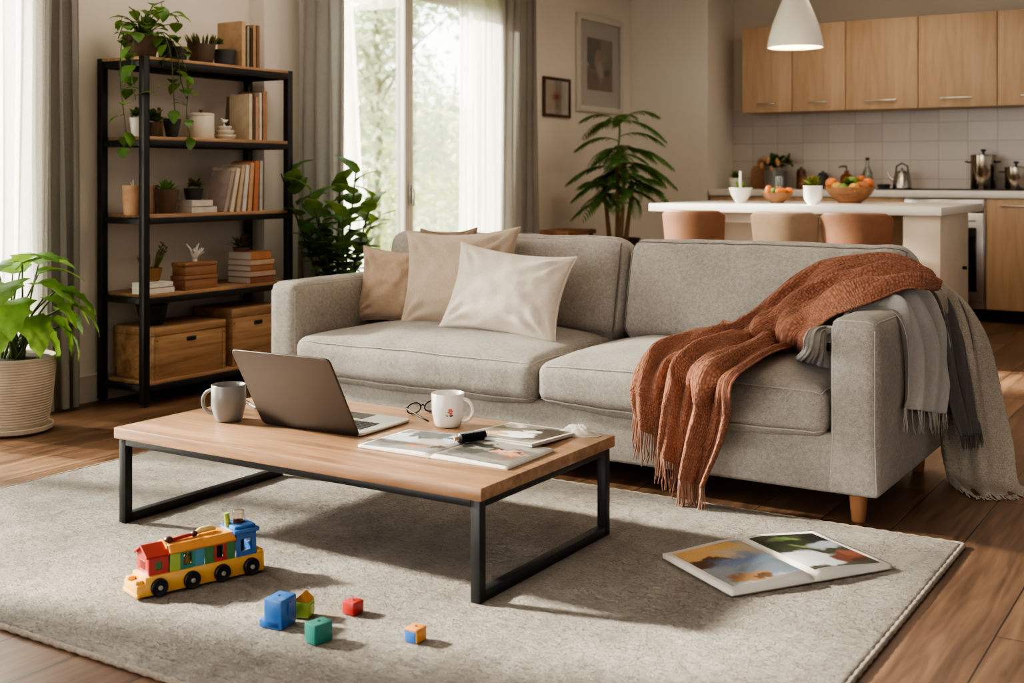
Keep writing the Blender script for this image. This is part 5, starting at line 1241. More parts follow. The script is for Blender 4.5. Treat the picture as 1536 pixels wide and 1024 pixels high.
def corner_palm():
    root = thing('potted_plant', 'feathery green palm on thin canes in the corner below the framed painting', 'plant', (-4.36, 8.5, 0))
    pot(root, .17, .655, DARKPOT, .7, .008); rnd = random.Random(21); lf = MB(); st = MB()
    canes = [((-.06, -.02), (-.11, -.03, 1.05)), ((-.02, .03), (-.03, .05, 1.12)), ((.03, -.02), (.05, .02, 1.24)), ((.05, .03), (.10, .06, 1.08)), ((0, 0), (.02, -.04, 1.36))]
    def frond(p, d, L, nl=13, drop=.42):
        d = Vector(d).normalized(); pts = [Vector(p) + d * L * t + Vector((0, 0, L * (.28 * t - drop * 1.6 * t * t))) for t in [k / 10 for k in range(11)]]; st.tube(pts, [.004 - .0003 * k for k in range(11)], 5)
        for k in range(nl):
            t = .12 + .88 * k / (nl - 1); x = t * 10; i = min(9, int(x)); q = pts[i].lerp(pts[i + 1], x - i); tg = (pts[i + 1] - pts[i]).normalized(); sd = tg.cross(Vector((0, 0, 1))).normalized(); l = L * .42 * math.sin(math.pi * (.12 + .8 * t)) ** .7
            for s in (-1, 1): lf.leaf(q, tg * .75 + sd * s * .75 + Vector((0, 0, -.28)), (0, 0, 1), l, l * .085, .35, 4)
    for q, (b, t) in enumerate(canes):
        c = catmull([(b[0], b[1], .6), ((b[0] + t[0]) * .5, (b[1] + t[1]) * .5, .85), t], 14); m = MB(); m.tube(c, [.020 - .0006 * k for k in range(14)], 10); m.build('cane', BARK, root, smooth=180)
        for k in range(9):
            a = .7 * k + q * 1.3 + rnd.uniform(-.3, .3); z = t[2] - .09 * (k % 3) * rnd.random(); up = rnd.uniform(-.15, .45); L = rnd.uniform(.2, .36)
            d = Vector((math.cos(a), math.sin(a), up)); 
            if t[0] + d.x * L < -.50: d.x *= .6
            frond((t[0], t[1], z), d, L)
    top = Vector((.02, -.02, 1.60)); c = catmull([(.02, -.04, 1.34), (.03, -.03, 1.48), top], 8); m = MB(); m.tube(c, .008, 8); m.build('cane', STEM, root, smooth=180)
    for (d, L) in (((-.9, -.5, .5), .33), ((.8, .5, .6), .36), ((.6, -.6, .35), .34), ((-.5, .6, .3), .3), ((.2, -.9, .2), .28), ((.95, .3, .0), .36), ((-.9, .1, .05), .34)): frond(top - Vector((0, 0, .03)), d, L)
    for (z, d, L) in ((1.45, (.9, .4, .25), .36), (1.42, (-.85, -.4, .2), .34), (1.34, (.9, .5, .1), .42), (1.24, (.9, .55, 0), .44), (1.12, (.85, .5, -.1), .42), (1.2, (-.8, -.5, .12), .40), (1.10, (-.75, -.55, 0), .36), (1.3, (.1, -.9, .1), .32)): frond((.02, -.03, z), d, L)
    st.build('frond_ribs', STEM, root, smooth=180); lf.build('fronds', LEAFD, root, smooth=60)
corner_palm()
def side_stool():
    root = thing('wooden_stool', 'wooden stool with a book on it behind the sofa, only its top in view', 'stool', (-4.74, 8.34, 0)); root['label'] = 'low square wooden stool against the wall, only its top visible above the sofa'
    t = MB(); t.box((0, 0, .70), (.30, .46, .035), .006); t.build('seat', BOXW, root)
    for sx in (-1, 1):
        for sy in (-1, 1): l = MB(); l.bar((sx * .12, sy * .19, .685), (sx * .135, sy * .21, 0), .03, .03, .003); l.build('leg', BOXW, root)
    for sy in (-1, 1): r = MB(); r.box((0, sy * .2, .3), (.24, .02, .03), .003); r.build('rail', BOXW, root)
side_stool()
# ------------------------------------------------------------------ pictures on the left wall
def picture(name, label, px0, px1, pyt, pyb, fw, fmat, matw, art, depth=.03):
    a, c = AX(px0, pyt, XP), AX(px1, 200, XP); d = AX(px0, pyb, XP); w = c.y - a.y; h = a.z - d.z
    root = thing(name, label, 'picture', (XP + .001, (a.y + c.y) / 2, (a.z + d.z) / 2))
    f = MB()
    for s in (-1, 1): f.box((depth / 2, s * (w / 2 - fw / 2), 0), (depth, fw, h), .003); f.box((depth / 2, 0, s * (h / 2 - fw / 2)), (depth, w - 2 * fw, fw), .003)
    f.build('frame', fmat, root); m = MB(); m.box((.006, 0, 0), (.01, w - 2 * fw, h - 2 * fw)); m.build('mat_board', plain('mat_card', (236, 230, 220), .8, 0, .02), root)
    aw, ah = w - 2 * fw - 2 * matw[0], h - 2 * fw - 2 * matw[1]; g = MB(); g.grid([[(.0118, -aw / 2 + aw * i / 8, -ah / 2 + ah * j / 8) for i in range(9)] for j in range(9)], uv=lambda i, j: (j / 8, i / 8)); g.build('print', art, root)
    p = MB(); p.box((.016, 0, 0), (.002, w - 2 * fw, h - 2 * fw)); p.build('pane', PICGLASS, root, smooth=0); return root
ART1 = painting('abstract_pale_plume', (150, 130, 100), [(.25, .8, .3, .22, (104, 92, 80), .6), (.75, .8, .25, .2, (168, 152, 122), .6), (.2, .6, .22, .16, (78, 70, 62), .5), (.5, .58, .2, .2, (182, 158, 126), .4), (.48, .38, .14, .2, (206, 194, 172), .4), (.5, .22, .06, .12, (204, 196, 180), .3), (.78, .36, .14, .07, (58, 52, 48), .4), (.2, .2, .3, .16, (136, 98, 62), .6), (.8, .14, .26, .12, (154, 122, 84), .6), (.08, .5, .06, .05, (220, 214, 200), .4), (.8, .5, .2, .1, (150, 142, 122), .5)], .42, 3, .6, 11)
ART2 = painting('small_coral_bloom', (226, 216, 198), [(.5, .52, .30, .2, (222, 192, 164), .6), (.46, .52, .16, .11, (206, 138, 104), .5), (.5, .5, .07, .05, (178, 92, 62), .4), (.5, .22, .03, .16, (186, 176, 150), .4)], .16, 6, .6, 12)
picture('framed_picture', 'large white framed painting with a pale plume shape in brown tones', 863, 931, 18, 166, .05, TRIM, (.135, .14), ART1)
picture('framed_picture', 'small brown framed print with a coral bloom beside the grey curtain', 813, 853, 114, 174, .022, plain('walnut_frame', (92, 58, 40), .45), (.035, .035), ART2, .022)
# ------------------------------------------------------------------ kitchen
YF, YU = 9.9, 10.15
def cab_handle(parent, x, z, w, y): 
    h = MB(); h.bar((x - w / 2, y - .024, z), (x + w / 2, y - .024, z), .010, .010, .003)
    for s in (-1, 1): h.bar((x + s * w * .42, y, z), (x + s * w * .42, y - .024, z), .008, .008)
    h.build('handle', CHROME, parent)
ub = [-3.968, -3.508, -3.040, -2.438, -1.823, -1.21, -.6]
names = ['upper cabinet at the left end beside the wall recess', 'upper cabinet behind the hanging lamp, second from the left', 'upper cabinet just right of the hanging lamp, above the amber bottle', 'upper cabinet above the hob, fourth from the left', 'upper cabinet at the right picture edge above the tall steel pot', 'upper cabinet beyond the right picture edge']
for k in range(5):
    x0, x1 = ub[k], ub[k + 1]; w = x1 - x0; root = thing('wall_cabinet', 'maple ' + names[k], 'cabinet', ((x0 + x1) / 2, YU, 1.705), 0, 'maple upper cabinets')
    c = MB(); c.box((0, .165, .3785), (w - .002, .29, .757), .001, 1); c.build('carcass', CABWOOD, root)
    d = MB(); d.box((0, .009, .3785), (w - .006, .018, .755), .002); do = d.build('door', CABWOOD, root); cab_handle(do, .0, .075, .26 if w > .5 else .16, 0)
wx = [(-4.17, -3.55), (-3.545, -2.93), (-2.925, -2.49), (-1.865, -1.25), (-1.245, -.6)]
ln = ['base cabinet at the left end of the worktop behind the white bowl', 'base cabinet behind the fruit bowl', 'narrow base cabinet just left of the oven', 'base cabinet right of the oven with its full door in view', 'base cabinet beyond the right picture edge']
for k in range(4):
    x0, x1 = wx[k]; w = x1 - x0; root = thing('base_cabinet', 'maple ' + ln[k], 'cabinet', ((x0 + x1) / 2, YF, 0), 0, 'maple base cabinets')
    c = MB(); c.box((0, .30, .535), (w - .002, .56, .87), .001, 1); c.build('carcass', CABWOOD, root)
    d = MB(); d.box((0, .009, .535), (w - .006, .018, .862), .002); do = d.build('door', CABWOOD, root); cab_handle(do, -.06 if k == 3 else 0, .915, .3 if w > .5 else .2, 0)
    p = MB(); p.box((0, .09, .05), (w - .002, .03, .098)); p.build('plinth', DARKSTEEL, root)
def oven():
    x0, x1 = -2.487, -1.868; w = x1 - x0; root = thing('oven', 'built-in steel oven with dark glass door between the base cabinets', 'oven', ((x0 + x1) / 2, YF, 0))
    b = MB(); b.box((0, .30, .535), (w - .004, .56, .868), .003); b.build('body', CHROME, root)
    d = MB(); d.box((0, -.008, .505), (w - .01, .03, .70), .006); do = d.build('door', CHROME, root); g = MB(); g.box((0, -.0245, .49), (w - .12, .004, .50), .004); g.build('door_glass', SCREEN, do)
    cab_handle(do, 0, .80, w * .8, -.02)
    p = MB(); p.box((0, -.008, .91), (w - .01, .03, .10), .004); po = p.build('control_panel', CHROME, root)
    for x in (-.2, -.06, .1): k = MB(); k.cyl((x, -.022, .91), (x, -.05, .91), .024, .021, 20); k.build('knob', BLACK, po)
    p = MB(); p.box((0, .09, .05), (w - .002, .03, .098)); p.build('plinth', DARKSTEEL, root)
oven()
WT = 1.03
def worktop():
    root = thing('worktop', 'long white worktop running along the kitchen wall', 'worktop', (-2.4, 10.19, .972))
    b = MB(); b.box((0, 0, .029), (3.55, .61, .058), .004); b.build('slab', QUARTZ, root)
    u = MB(); u.box((0, .294, .062), (3.55, .015, .012), .002); u.build('rear_upstand', QUARTZ, root)
worktop()
def hob():
    root = thing('hob', 'black glass hob set on the worktop above the oven', 'hob', (-2.18, 10.22, WT))
    b = MB(); b.box((0, 0, .006), (1.14, .40, .010), .003); b.build('glass_plate', SCREEN, root)
    for x, y, r in ((-.36, -.05, .09), (-.02, .06, .11), (.34, -.02, .09)): z = MB(); z.lathe([(r * .96, .0112), (r, .0118), (r * 1.03, .0112)], (x, y, 0), 36); z.build('cooking_zone', DARKSTEEL, root)
hob()
HT = WT + .0122
STEELPOT = plain('warm_polished_steel', (178, 164, 144), .16, 1, .1, 4)
def cookpot(label, x, y, r, h, z, lidk=True):
    root = thing('cooking_pot', label, 'pot', (x, y, z)); b = MB(); b.lathe([(.001, 0), (r * .96, 0), (r, .006), (r, h), (r * 1.04, h + .004), (r * .96, h), (r * .96, .01), (.001, .008)], (0, 0, 0), 40); b.build('body', STEELPOT, root)
    l = MB(); l.lathe([(.001, h + .02), (r * .5, h + .018), (r * 1.06, h + .008), (r * 1.06, h + .003), (.001, h + .003)], (0, 0, 0), 40); lo = l.build('lid', STEELPOT, root)
    k = MB(); k.lathe([(.001, h + .016), (.008, h + .018), (.008, h + .034), (.02, h + .04), (.02, h + .052), (.001, h + .056)], (0, 0, 0), 20); k.build('knob', BLACK, lo)
    for s in (-1, 1): hd = MB(); hd.tube([(s * r * .98, -.03, h * .8), (s * (r + .035), -.025, h * .83), (s * (r + .035), .025, h * .83), (s * r * .98, .03, h * .8)], .006, 8); hd.build('handle', DARKSTEEL, root)
cookpot('tall polished steel stock pot with a lid at the right of the hob', -1.945, 10.24, .098, .265, HT)
cookpot('lower dark steel pot at the right picture edge beside the stock pot', -1.69, 10.20, .085, .165, HT)
def kettle():
    root = thing('kettle', 'small brushed steel kettle with a long spout on the hob', 'kettle', (-2.585, 10.22, HT))
    b = MB(); b.lathe([(.001, 0), (.075, 0), (.078, .004), (.066, .11), (.058, .13), (.001, .134)], (0, 0, 0), 36); b.build('body', CHROME, root)
    l = MB(); l.lathe([(.001, .134), (.04, .133), (.03, .146), (.008, .15), (.01, .168), (.001, .172)], (0, 0, 0), 24); l.build('lid', CHROME, root)
    s = MB(); s.tube([(-.06, 0, .06), (-.10, 0, .09), (-.115, 0, .14)], [.016, .011, .007], 12); s.build('spout', CHROME, root)
    h = MB(); h.tube([(-.05, 0, .13), (-.045, 0, .185), (0, 0, .21), (.045, 0, .185), (.05, 0, .13)], .006, 8); h.build('handle', DARKSTEEL, root, smooth=180)
kettle()
def dish():
    root = thing('dish', 'low dark dish on the hob edge between the fruit bowl and the kettle', 'dish', (-2.74, 10.16, HT)); root.location.x = -2.72
    b = MB(); b.lathe([(.001, 0), (.045, 0), (.055, .03), (.052, .032), (.042, .006), (.001, .005)], (0, 0, 0), 30); b.build('bowl', SLATE, root); r = MB(); r.lathe([(.054, .029), (.0575, .0315), (.054, .034)], (0, 0, 0), 30); r.build('rim', DARKSTEEL, root)
dish()
AMBER = plain('amber_bottle_glass', (150, 84, 40), .15, 0, .1)
def pump_bottle(label, x, y, r, h, mat, pmat, name='pump_bottle'):
    root = thing(name, label, 'bottle', (x, y, WT)); b = MB(); b.lathe([(.001, 0), (r * .97, 0), (r, .006), (r, h * .62), (r * .7, h * .74), (r * .36, h * .8), (r * .36, h * .86), (.001, h * .86)], (0, 0, 0), 30); b.build('body', mat, root)
    p = MB(); p.lathe([(.001, h * .86), (r * .42, h * .86), (r * .42, h * .92), (.006, h * .93), (.006, h * 1.12), (.001, h * 1.12)], (0, 0, 0), 16); p.tube([(0, 0, h * 1.12), (-.03, -.012, h * 1.14), (-.062, -.024, h * 1.08)], [.010, .008, .005], 10); p.build('pump', pmat, root)
pump_bottle('amber glass pump bottle on the worktop behind the fruit bowl', -3.06, 10.25, .052, .175, AMBER, BROWNPOT)
def clear_bottle():
    root = thing('glass_bottle', 'clear glass bottle with a dark stopper beside the amber bottle', 'bottle', (-2.895, 10.30, WT)); b = MB(); b.lathe([(.001, 0), (.04, 0), (.043, .006), (.043, .14), (.02, .19), (.015, .21), (.015, .25), (.011, .25), (.011, .205), (.038, .138), (.038, .008), (.001, .006)], (0, 0, 0), 28); b.build('body', CLEAR, root)
    s = MB(); s.lathe([(.001, .245), (.016, .25), (.016, .272), (.001, .275)], (0, 0, 0), 16); s.build('stopper', DARKSTEEL, root)
    t = MB(); t.tube([(.022, 0, .25), (.03, 0, .28)], [.008, .008], 10); t.tube([(.046, 0, .245), (.05, 0, .29)], [.008, .008], 10); t.build('spout', WHITECER, root) if False else None
clear_bottle()
def kplants():
    root = thing('potted_plant', 'small spiky green plant in a white pot at the left end of the worktop', 'plant', (-4.02, 10.12, WT)); pot(root, .058, .098, WHITECER, .7); rosette(root, .085, 26, .085, .009, LEAF, 81, (.05, .95))
    root = thing('potted_plant', 'dark leafy plant with peach blooms in a grey planter on the worktop', 'plant', (-3.70, 10.28, WT)); pot(root, .10, .165, GREYCER, .95); bushy(root, (0, -.02, .19), .13, 70, .11, .024, LEAFD, 82); bushy(root, (.12, -.03, .22), .09, 24, .09, .016, LEAFO, 84, 'olive_leaves')
    b = MB(); rnd = random.Random(83)
    for q in range(6): b.ellip((rnd.uniform(-.10, .08), -.10 + rnd.uniform(-.02, .02), .19 + rnd.uniform(-.02, .10)), (.018, .018, .03), 12, 8)
    for q in range(0): pass
    b.build('blooms', plain('peach_bloom', (206, 154, 106), .6), root, smooth=180)
kplants()
def board():
    root = thing('cutting_board', 'rounded wooden cutting board leaning behind the small spiky plant', 'cutting board', (-3.90, 10.38, WT)); M = Matrix.Rotation(R(-10), 4, 'X')
    b = MB(); b.prism([(x, y + .105) for x, y in rrect(.15, .21, .05)], -.009, .009, 0, M @ Matrix.Rotation(R(90), 4, 'X')); b.build('board', BOXW, root); h = MB(); h.prism([(x, y + .235) for x, y in rrect(.045, .07, .02)], -.008, .008, 0, M @ Matrix.Rotation(R(90), 4, 'X')); h.build('handle', BOXW, root)
board()
def cjar(label, x, y, r, h, mat, lid, name='canister'):
    root = thing(name, label, 'canister', (x, y, WT)); b = MB(); b.lathe([(.001, 0), (r * .95, 0), (r, .006), (r, h * .8), (r * .85, h * .86), (.001, h * .86)], (0, 0, 0), 28); b.build('body', mat, root); l = MB(); l.lathe([(.001, h * .86), (r * .8, h * .86), (r * .8, h * .95), (.012, h * .97), (.01, h * 1.05), (.001, h * 1.07)], (0, 0, 0), 24); l.build('lid', lid, root)
cjar('rust brown lidded canister right of the grey planter on the worktop', -3.43, 10.22, .048, .125, plain('rust_glaze', (140, 76, 44), .3), BROWNPOT)
cjar('tall dark brown canister behind the rust one on the worktop', -3.49, 10.34, .042, .185, plain('brown_glaze', (104, 60, 40), .3), BROWNPOT)
cjar('grey lidded canister against the tiles right of the brown canisters', -3.30, 10.36, .045, .15, SLATE, SLATE)

# ------------------------------------------------------------------ island
IX0, IX1, IY0, IY1, IZ = -3.558, -1.640, 7.39, 8.62, .96
def island():
    cx, cy = (IX0 + IX1) / 2, (IY0 + IY1) / 2; root = thing('kitchen_island', 'white topped kitchen island with stools along its near side', 'kitchen island', (cx, cy, 0))
    t = MB(); t.box((0, 0, IZ - .026), (IX1 - IX0, IY1 - IY0, .052), .004); t.build('countertop', QUARTZ, root)
    BODY = plain('beige_island_panel', (208, 192, 170), .5, 0, .04)
    e = MB(); e.box((IX1 - .11 - .01 - cx, (IY0 + .02 + 8.2) / 2 - cy, .454), (.22, 8.2 - IY0 - .02, .906), .004); eo = e.build('end_cabinet', BODY, root)
    k = MB(); k.cyl((IX1 - .01 - cx, 8.03 - cy, .56), (IX1 + .014 - cx, 8.03 - cy, .56), .010, .012, 16); k.build('knob', DARKSTEEL, eo)
    b = MB(); b.box((-.12, .20, .454), (IX1 - IX0 - .38, .36, .906), .004); b.build('rear_cabinet', BODY, root)
    a = MB(); a.box((-.12, IY0 + .10 - cy, IZ - .052 - .033), (IX1 - IX0 - .42, .03, .066), .003); a.build('apron', QUARTZ, root)
    l = MB(); l.box((IX0 + .10 - cx, .25, .454), (.05, .7, .906), .004); l.build('side_panel', BODY, root)
island()
LEATH1 = plain('cognac_leather', (134, 88, 58), .5, 0, .1, 12, .1, 120); LEATH2 = plain('light_tan_leather', (150, 122, 96), .5, 0, .1, 12, .1, 120)
def stool():
    root = thing('bar_stool', 'cognac leather bar stool at the left of the row, tucked under the island', 'stool', (0, 0, 0), 0, 'bar stools along the island')
    b = MB(); n = 12; w = .44
    def shell(off):
        return [[Vector((w / 2 * u * (1 - .10 * (1 - v)) , -.07 * (1 - u * u) * 1.0 + off + .03 * (1 - v), .60 + .325 * v - .03 * max(0, abs(u) - .82) / .18 * (1 if v > .9 else 0))) for u in [-1 + 2 * j / n for j in range(n + 1)]] for v in [k / 8 for k in range(9)]]
    b.grid(shell(0)); bo = b.build('backrest', LEATH1, root, smooth=180); solidify(bo, .028); bv = bo.modifiers.new('bevel', 'BEVEL'); bv.width = .010; bv.segments = 3; bv.limit_method = 'ANGLE'
    s = MB(); f = rbox_map(.21, .20, .035, .03, (0, 0, .008)); soft_block(s, f, 12, 12, 6, 0, Matrix.Translation((0, .17, .60))); weld(s.build('seat', LEATH1, root, smooth=180))
    for sx in (-1, 1):
        for sy in (-1, 1): l = MB(); l.tube([(sx * .16, .17 + sy * .15, .575), (sx * .20, .17 + sy * .19, 0)], [.014, .011], 10); l.build('leg', BLACK, root)
    for sy in (-1, 1): r = MB(); r.tube([(-.185, .17 + sy * .175, .2), (.185, .17 + sy * .175, .2)], .008, 8); r.build('footrest', BLACK, root)
    return root
st0 = stool()
for k, (x, lab) in enumerate(((-3.175, None), (-2.56, 'light tan leather bar stool in the middle of the row at the island'), (-2.11, 'cognac leather bar stool at the right of the row, nearest the island end panel'))):
    o = st0 if k == 0 else copy_tree(st0)
    o.location = (x, 7.27, 0)
    if lab: o['label'] = lab
    if k == 1:
        for ch in o.children:
            if ch.name.startswith(('backrest', 'seat')): ch.data = ch.data.copy(); ch.data.materials[0] = LEATH2
# things on the island
def bowl(root, r, h, mat, foot=.45, name='bowl_body'):
    b = MB(); b.lathe([(.001, 0), (r * foot, 0), (r * foot, h * .05), (r * .8, h * .5), (r, h * .98), (r * .985, h), (r * .95, h * .96), (r * .74, h * .5), (r * foot * .8, h * .12), (.001, h * .1)], (0, 0, 0), 36); return b.build(name, mat, root, smooth=60)
FRO = plain('orange_fruit', (222, 122, 34), .45, 0, .15, 20); FRY = plain('yellow_fruit', (212, 160, 50), .45, 0, .15, 20); FRG = plain('green_fruit', (104, 142, 48), .45, 0, .2, 20)
FRT = plain('bread_crust', (176, 104, 48), .6, 0, .2, 20); TWOOD = wood('turned_bowl_wood', (176, 122, 78), (126, 82, 50), 'x', 1.5, .5)
def fruit(kind, label, loc, r, mat, cat, group, sc=(1, 1, 1), rz=0):
    root = thing(kind, label, cat, loc, rz, group); b = MB(); b.ellip((0, 0, 0), (r * sc[0], r * sc[1], r * sc[2]), 16, 10, f=lambda d: 1 - .12 * math.exp(-((1 - abs(d.z)) / .06) ** 2)); b.build('flesh', mat, root, smooth=180)
    s = MB(); s.tube([(0, 0, r * sc[2] * .86), (.004, .002, r * sc[2] * .86 + .012)], [.003, .002], 6); s.build('stalk', BARK, root); return root
root = thing('bowl', 'white footed bowl of small succulents at the left of the island top', 'bowl', (-3.11, 7.93, IZ)); bowl(root, .082, .105, WHITECER)
root2 = thing('succulent', 'pale green spiky succulent growing in the left white bowl on the island', 'plant', (-3.11, 7.93, IZ + .088)); rosette(root2, 0, 18, .075, .012, LEAF, 91, (.1, 1.1)); b = MB(); b.lathe([(.001, -.02), (.05, -.02), (.06, .0), (.001, .008)], (0, 0, 0), 20); b.build('soil', SOIL, root2)
cnd = thing('candle', 'thin white taper candle standing among the succulents in the white bowl', 'candle', (-3.10, 7.90, IZ + .085)); b = MB(); b.cyl((0, 0, 0), (0, 0, .135), .010, .008, 16); b.build('wax', WHITECER, cnd); b = MB(); b.cyl((0, 0, .135), (0, .001, .148), .0015, .001, 6); b.build('wick', BLACK, cnd)
root = thing('bowl', 'small wooden bowl of orange peppers between the white bowl and white pot', 'bowl', (-2.86, 7.97, IZ)); bowl(root, .105, .072, TWOOD, .4)
for q, (dx, dy, r, m, sc, nm_) in enumerate(((-.05, -.03, .03, FRO, (.9, .9, 1.5), 'upright orange pepper at the left in the small wooden bowl'), (.04, -.035, .028, FRO, (1.6, .9, .9), 'orange pepper lying at the right in the small wooden bowl'), (.0, .03, .028, FRT, (1, 1, 1.3), 'brownish pepper at the back of the small wooden bowl'), (.075, .02, .026, FRO, (1.4, 1, 1), 'small orange pepper at the right rim of the small wooden bowl'), (-.01, -.04, .022, FRG, (1, 1, 1.2), 'small green pepper in the middle of the small wooden bowl'))):
    fruit('pepper', nm_, (-2.86 + dx, 7.97 + dy, IZ + .082), r, m, 'pepper', 'peppers in the small wooden bowl', sc, q)
gl = thing('drinking_glass', 'tall clear glass behind the small wooden bowl of peppers', 'glass', (-2.915, 8.16, IZ)); b = MB(); b.lathe([(.001, 0), (.028, 0), (.033, .18), (.031, .18), (.026, .006), (.001, .006)], (0, 0, 0), 28); b.build('vessel', CLEAR, gl); b = MB(); b.lathe([(.0315, .178), (.034, .18), (.0315, .182)], (0, 0, 0), 28); b.build('rim', CLEAR, gl)
root = thing('potted_plant', 'orange tipped succulent in a white footed pot in front on the island', 'plant', (-2.475, 7.56, IZ)); b = MB(); r = .062; b.lathe([(.001, 0), (r * .55, 0), (r * .55, .008), (r * .9, .04), (r, .125), (r * .93, .125), (r * .85, .04), (.001, .03)], (0, 0, 0), 36); b.build('pot', WHITECER, root, smooth=60); s = MB(); s.lathe([(.001, .112), (r * .92, .11)], (0, 0, 0), 24); s.build('soil', SOIL, root)
rosette(root, .108, 26, .095, .010, LEAFB, 95, (.1, 1.2)); rosette(root, .108, 14, .09, .008, FRO, 96, (.1, .9), 'orange_leaves')
root = thing('bowl', 'large turned wooden fruit bowl behind the white pot on the island', 'bowl', (-2.43, 8.22, IZ)); bowl(root, .172, .112, TWOOD, .45)
fr = [(-.12, -.03, .145, .042, FRO, 'orange at the left of the large fruit bowl', 'orange'), (-.06, -.09, .118, .040, FRY, 'yellow pear at the front left of the large fruit bowl', 'pear'), (.10, -.06, .125, .044, FRT, 'brown orange mango at the right of the large fruit bowl', 'mango'), (.115, .02, .145, .042, FRO, 'orange at the right rear of the large fruit bowl', 'orange'), (.02, -.02, .15, .048, FRG, 'large green apple on top in the middle of the fruit bowl', 'apple'), (-.01, -.115, .115, .036, FRG, 'small green lime at the front of the large fruit bowl', 'lime'), (.06, -.11, .115, .038, FRY, 'yellow lemon at the front right of the large fruit bowl', 'lemon'), (-.02, .08, .14, .044, FRY, 'yellow apple at the back of the large fruit bowl', 'apple'), (.06, .05, .165, .040, FRT, 'brown bread roll on top at the back of the fruit bowl', 'bread roll')]
for (dx, dy, dz, r, m, lab, kind) in fr: fruit(kind.replace(' ', '_'), lab, (-2.43 + dx, 8.22 + dy, IZ + dz - .01), r, m, kind, 'fruit in the large wooden bowl', (1, 1, .95) if kind != 'mango' else (1.25, .9, .85))
bn = thing('salad_greens', 'leafy green salad bunch lying in the middle of the large fruit bowl', 'greens', (-2.42, 8.14, IZ + .125)); bushy(bn, (0, 0, 0), .045, 40, .05, .018, LEAFB, 97); b = MB(); b.tube([(0, 0, -.03), (0, 0, .02)], .012, 8); b.build('stalk', STEM, bn)
# ------------------------------------------------------------------ pendant lamp
def pendant():
    root = thing('pendant_lamp', 'white cone shaped pendant lamp hanging over the kitchen island', 'lamp', (-2.776, 8.1, 2.035))
    r = .193; s = MB(); s.lathe([(r * .97, .001), (r, .0), (r, .006), (r * .93, .08), (r * .80, .17), (r * .60, .27), (r * .40, .36), (r * .25, .42), (r * .2, .44), (.001, .445), (.001, .435), (r * .17, .43), (r * .38, .35), (r * .58, .262), (r * .78, .165), (r * .91, .08), (r * .97, .004)], (0, 0, 0), 48); s.build('lamp_shade', plain('white_enamel', (232, 226, 216), .35, 0, .02), root, smooth=60)
    c = MB(); c.cyl((0, 0, .44), (0, 0, ZC - 2.035 - .02), .004, n=8); c.build('cord', BLACK, root); k = MB(); k.lathe([(.001, .44), (.022, .44), (.018, .50), (.001, .50)], (0, 0, 0), 20); k.build('socket', WHITECER, root)
    p = MB(); p.lathe([(.001, ZC - 2.035), (.05, ZC - 2.035), (.045, ZC - 2.06), (.001, ZC - 2.06)], (0, 0, 0), 24); p.build('ceiling_rose', WHITECER, root)
    m, nt, bs = _nt('glowing_bulb'); bs.inputs['Emission Color'].default_value = (1, .78, .5, 1); bs.inputs['Emission Strength'].default_value = 130; b = MB(); b.ellip((0, 0, .10), (.045, .045, .055)); b.build('bulb', m, root, smooth=180)
pendant()
# ------------------------------------------------------------------ light, sky, camera
def world():
    w = bpy.data.worlds.new('sky'); bpy.context.scene.world = w; w.use_nodes = True; nt = w.node_tree; bg = nt.nodes['Background']
    tc = nt.nodes.new('ShaderNodeTexCoord'); sp = nt.nodes.new('ShaderNodeSeparateXYZ'); nt.links.new(tc.outputs['Generated'], sp.inputs[0])
    mr = nt.nodes.new('ShaderNodeMapRange'); mr.inputs['From Min'].default_value = .3; mr.inputs['From Max'].default_value = -.6
    mr.inputs['To Min'].default_value = SKY_BACK; mr.inputs['To Max'].default_value = SKY_SUN; nt.links.new(sp.outputs['X'], mr.inputs['Value'])
    nt.links.new(mr.outputs['Result'], bg.inputs['Strength']); bg.inputs['Color'].default_value = (1, .972, .935, 1)
SKY_BACK, SKY_SUN = .50, 9.0
world()
def lamp(name, kind, loc, energy, color, **k):
    l = bpy.data.lights.new(name, kind); l.energy = energy; l.color = color
    for a, v in k.items(): setattr(l, a, v)
    o = bpy.data.objects.new(name, l); COL.objects.link(o); o.location = loc; return o
s = lamp('sun', 'SUN', (-10, 1, 6), 21.0, (1, .90, .79), angle=R(4))
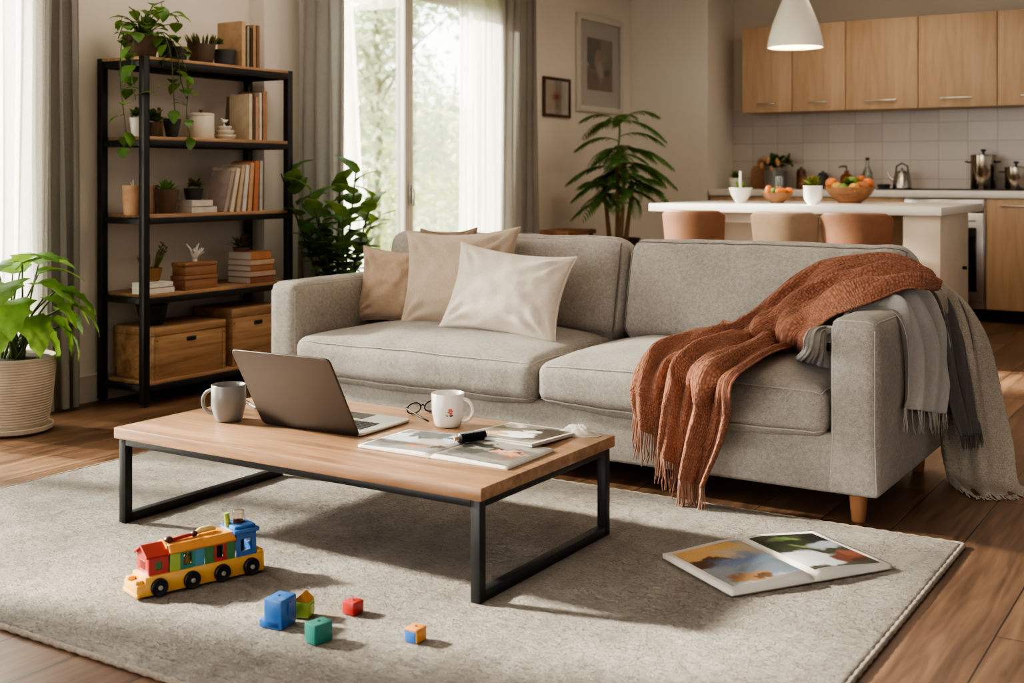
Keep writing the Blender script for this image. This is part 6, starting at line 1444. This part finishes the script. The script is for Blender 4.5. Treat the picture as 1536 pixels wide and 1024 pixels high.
sd = Vector((.955, .24, -.50)); s.rotation_euler = sd.to_track_quat('-Z', 'Y').to_euler()
# daylight pouring in through the tall window left of the frame
a = lamp('window_daylight', 'AREA', (XW - .4, 2.3, 1.45), 70, (1, .95, .88), shape='RECTANGLE', size=2.3, size_y=2.3)
a.rotation_euler = Vector((1, .12, -.12)).to_track_quat('-Z', 'Y').to_euler()
for (y0, y1, z1, X) in ((W1[0], W1[1], W1[3], XP - .3), (W2[0], W2[1], W2[3], XW - .22)):
    p = lamp('sky_portal', 'AREA', (X, (y0 + y1) / 2, z1 / 2), 1, (1, 1, 1), shape='RECTANGLE', size=y1 - y0, size_y=z1)
    p.data.cycles.is_portal = True; p.rotation_euler = Vector((1, 0, 0)).to_track_quat('-Z', 'Z').to_euler()
kl = lamp('kitchen_fill_light', 'AREA', (-2.6, 8.9, ZC - .03), 13, (1, .86, .70), shape='DISK', size=1.2)  # unseen fill added to warm and brighten the upper cabinets
dl = lamp('dining_fill_light', 'AREA', (-1.6, 6.2, ZC - .03), 34, (1, .88, .74), shape='DISK', size=1.6)  # added fill without a visible fitting, lifts the wall round the pictures
ll = lamp('living_fill_light', 'AREA', (-3.9, 4.55, ZC - .03), 13, (1, .90, .78), shape='DISK', size=1.0)  # unseen lamp put in to brighten the bookshelf and the wall behind it
cam = bpy.data.cameras.new('camera'); co = bpy.data.objects.new('camera', cam); COL.objects.link(co)
co.location = (0, 0, EYE); co.rotation_euler = (R(90), 0, YAW)
cam.sensor_width = 36; cam.lens = FPX / 1536 * 36; cam.shift_y = -(512 - HORIZON) / 1536; cam.clip_start = .05
cam.dof.use_dof = True; cam.dof.focus_distance = 4.15; cam.dof.aperture_fstop = 3.2
sc = bpy.context.scene; sc.camera = co
sc.view_settings.view_transform = 'AgX'; sc.view_settings.look = 'AgX - High Contrast'; sc.view_settings.exposure = -0.08
sc.cycles.max_bounces = 8; sc.cycles.transparent_max_bounces = 16; sc.cycles.sample_clamp_indirect = 6; sc.cycles.caustics_reflective = False; sc.cycles.caustics_refractive = False
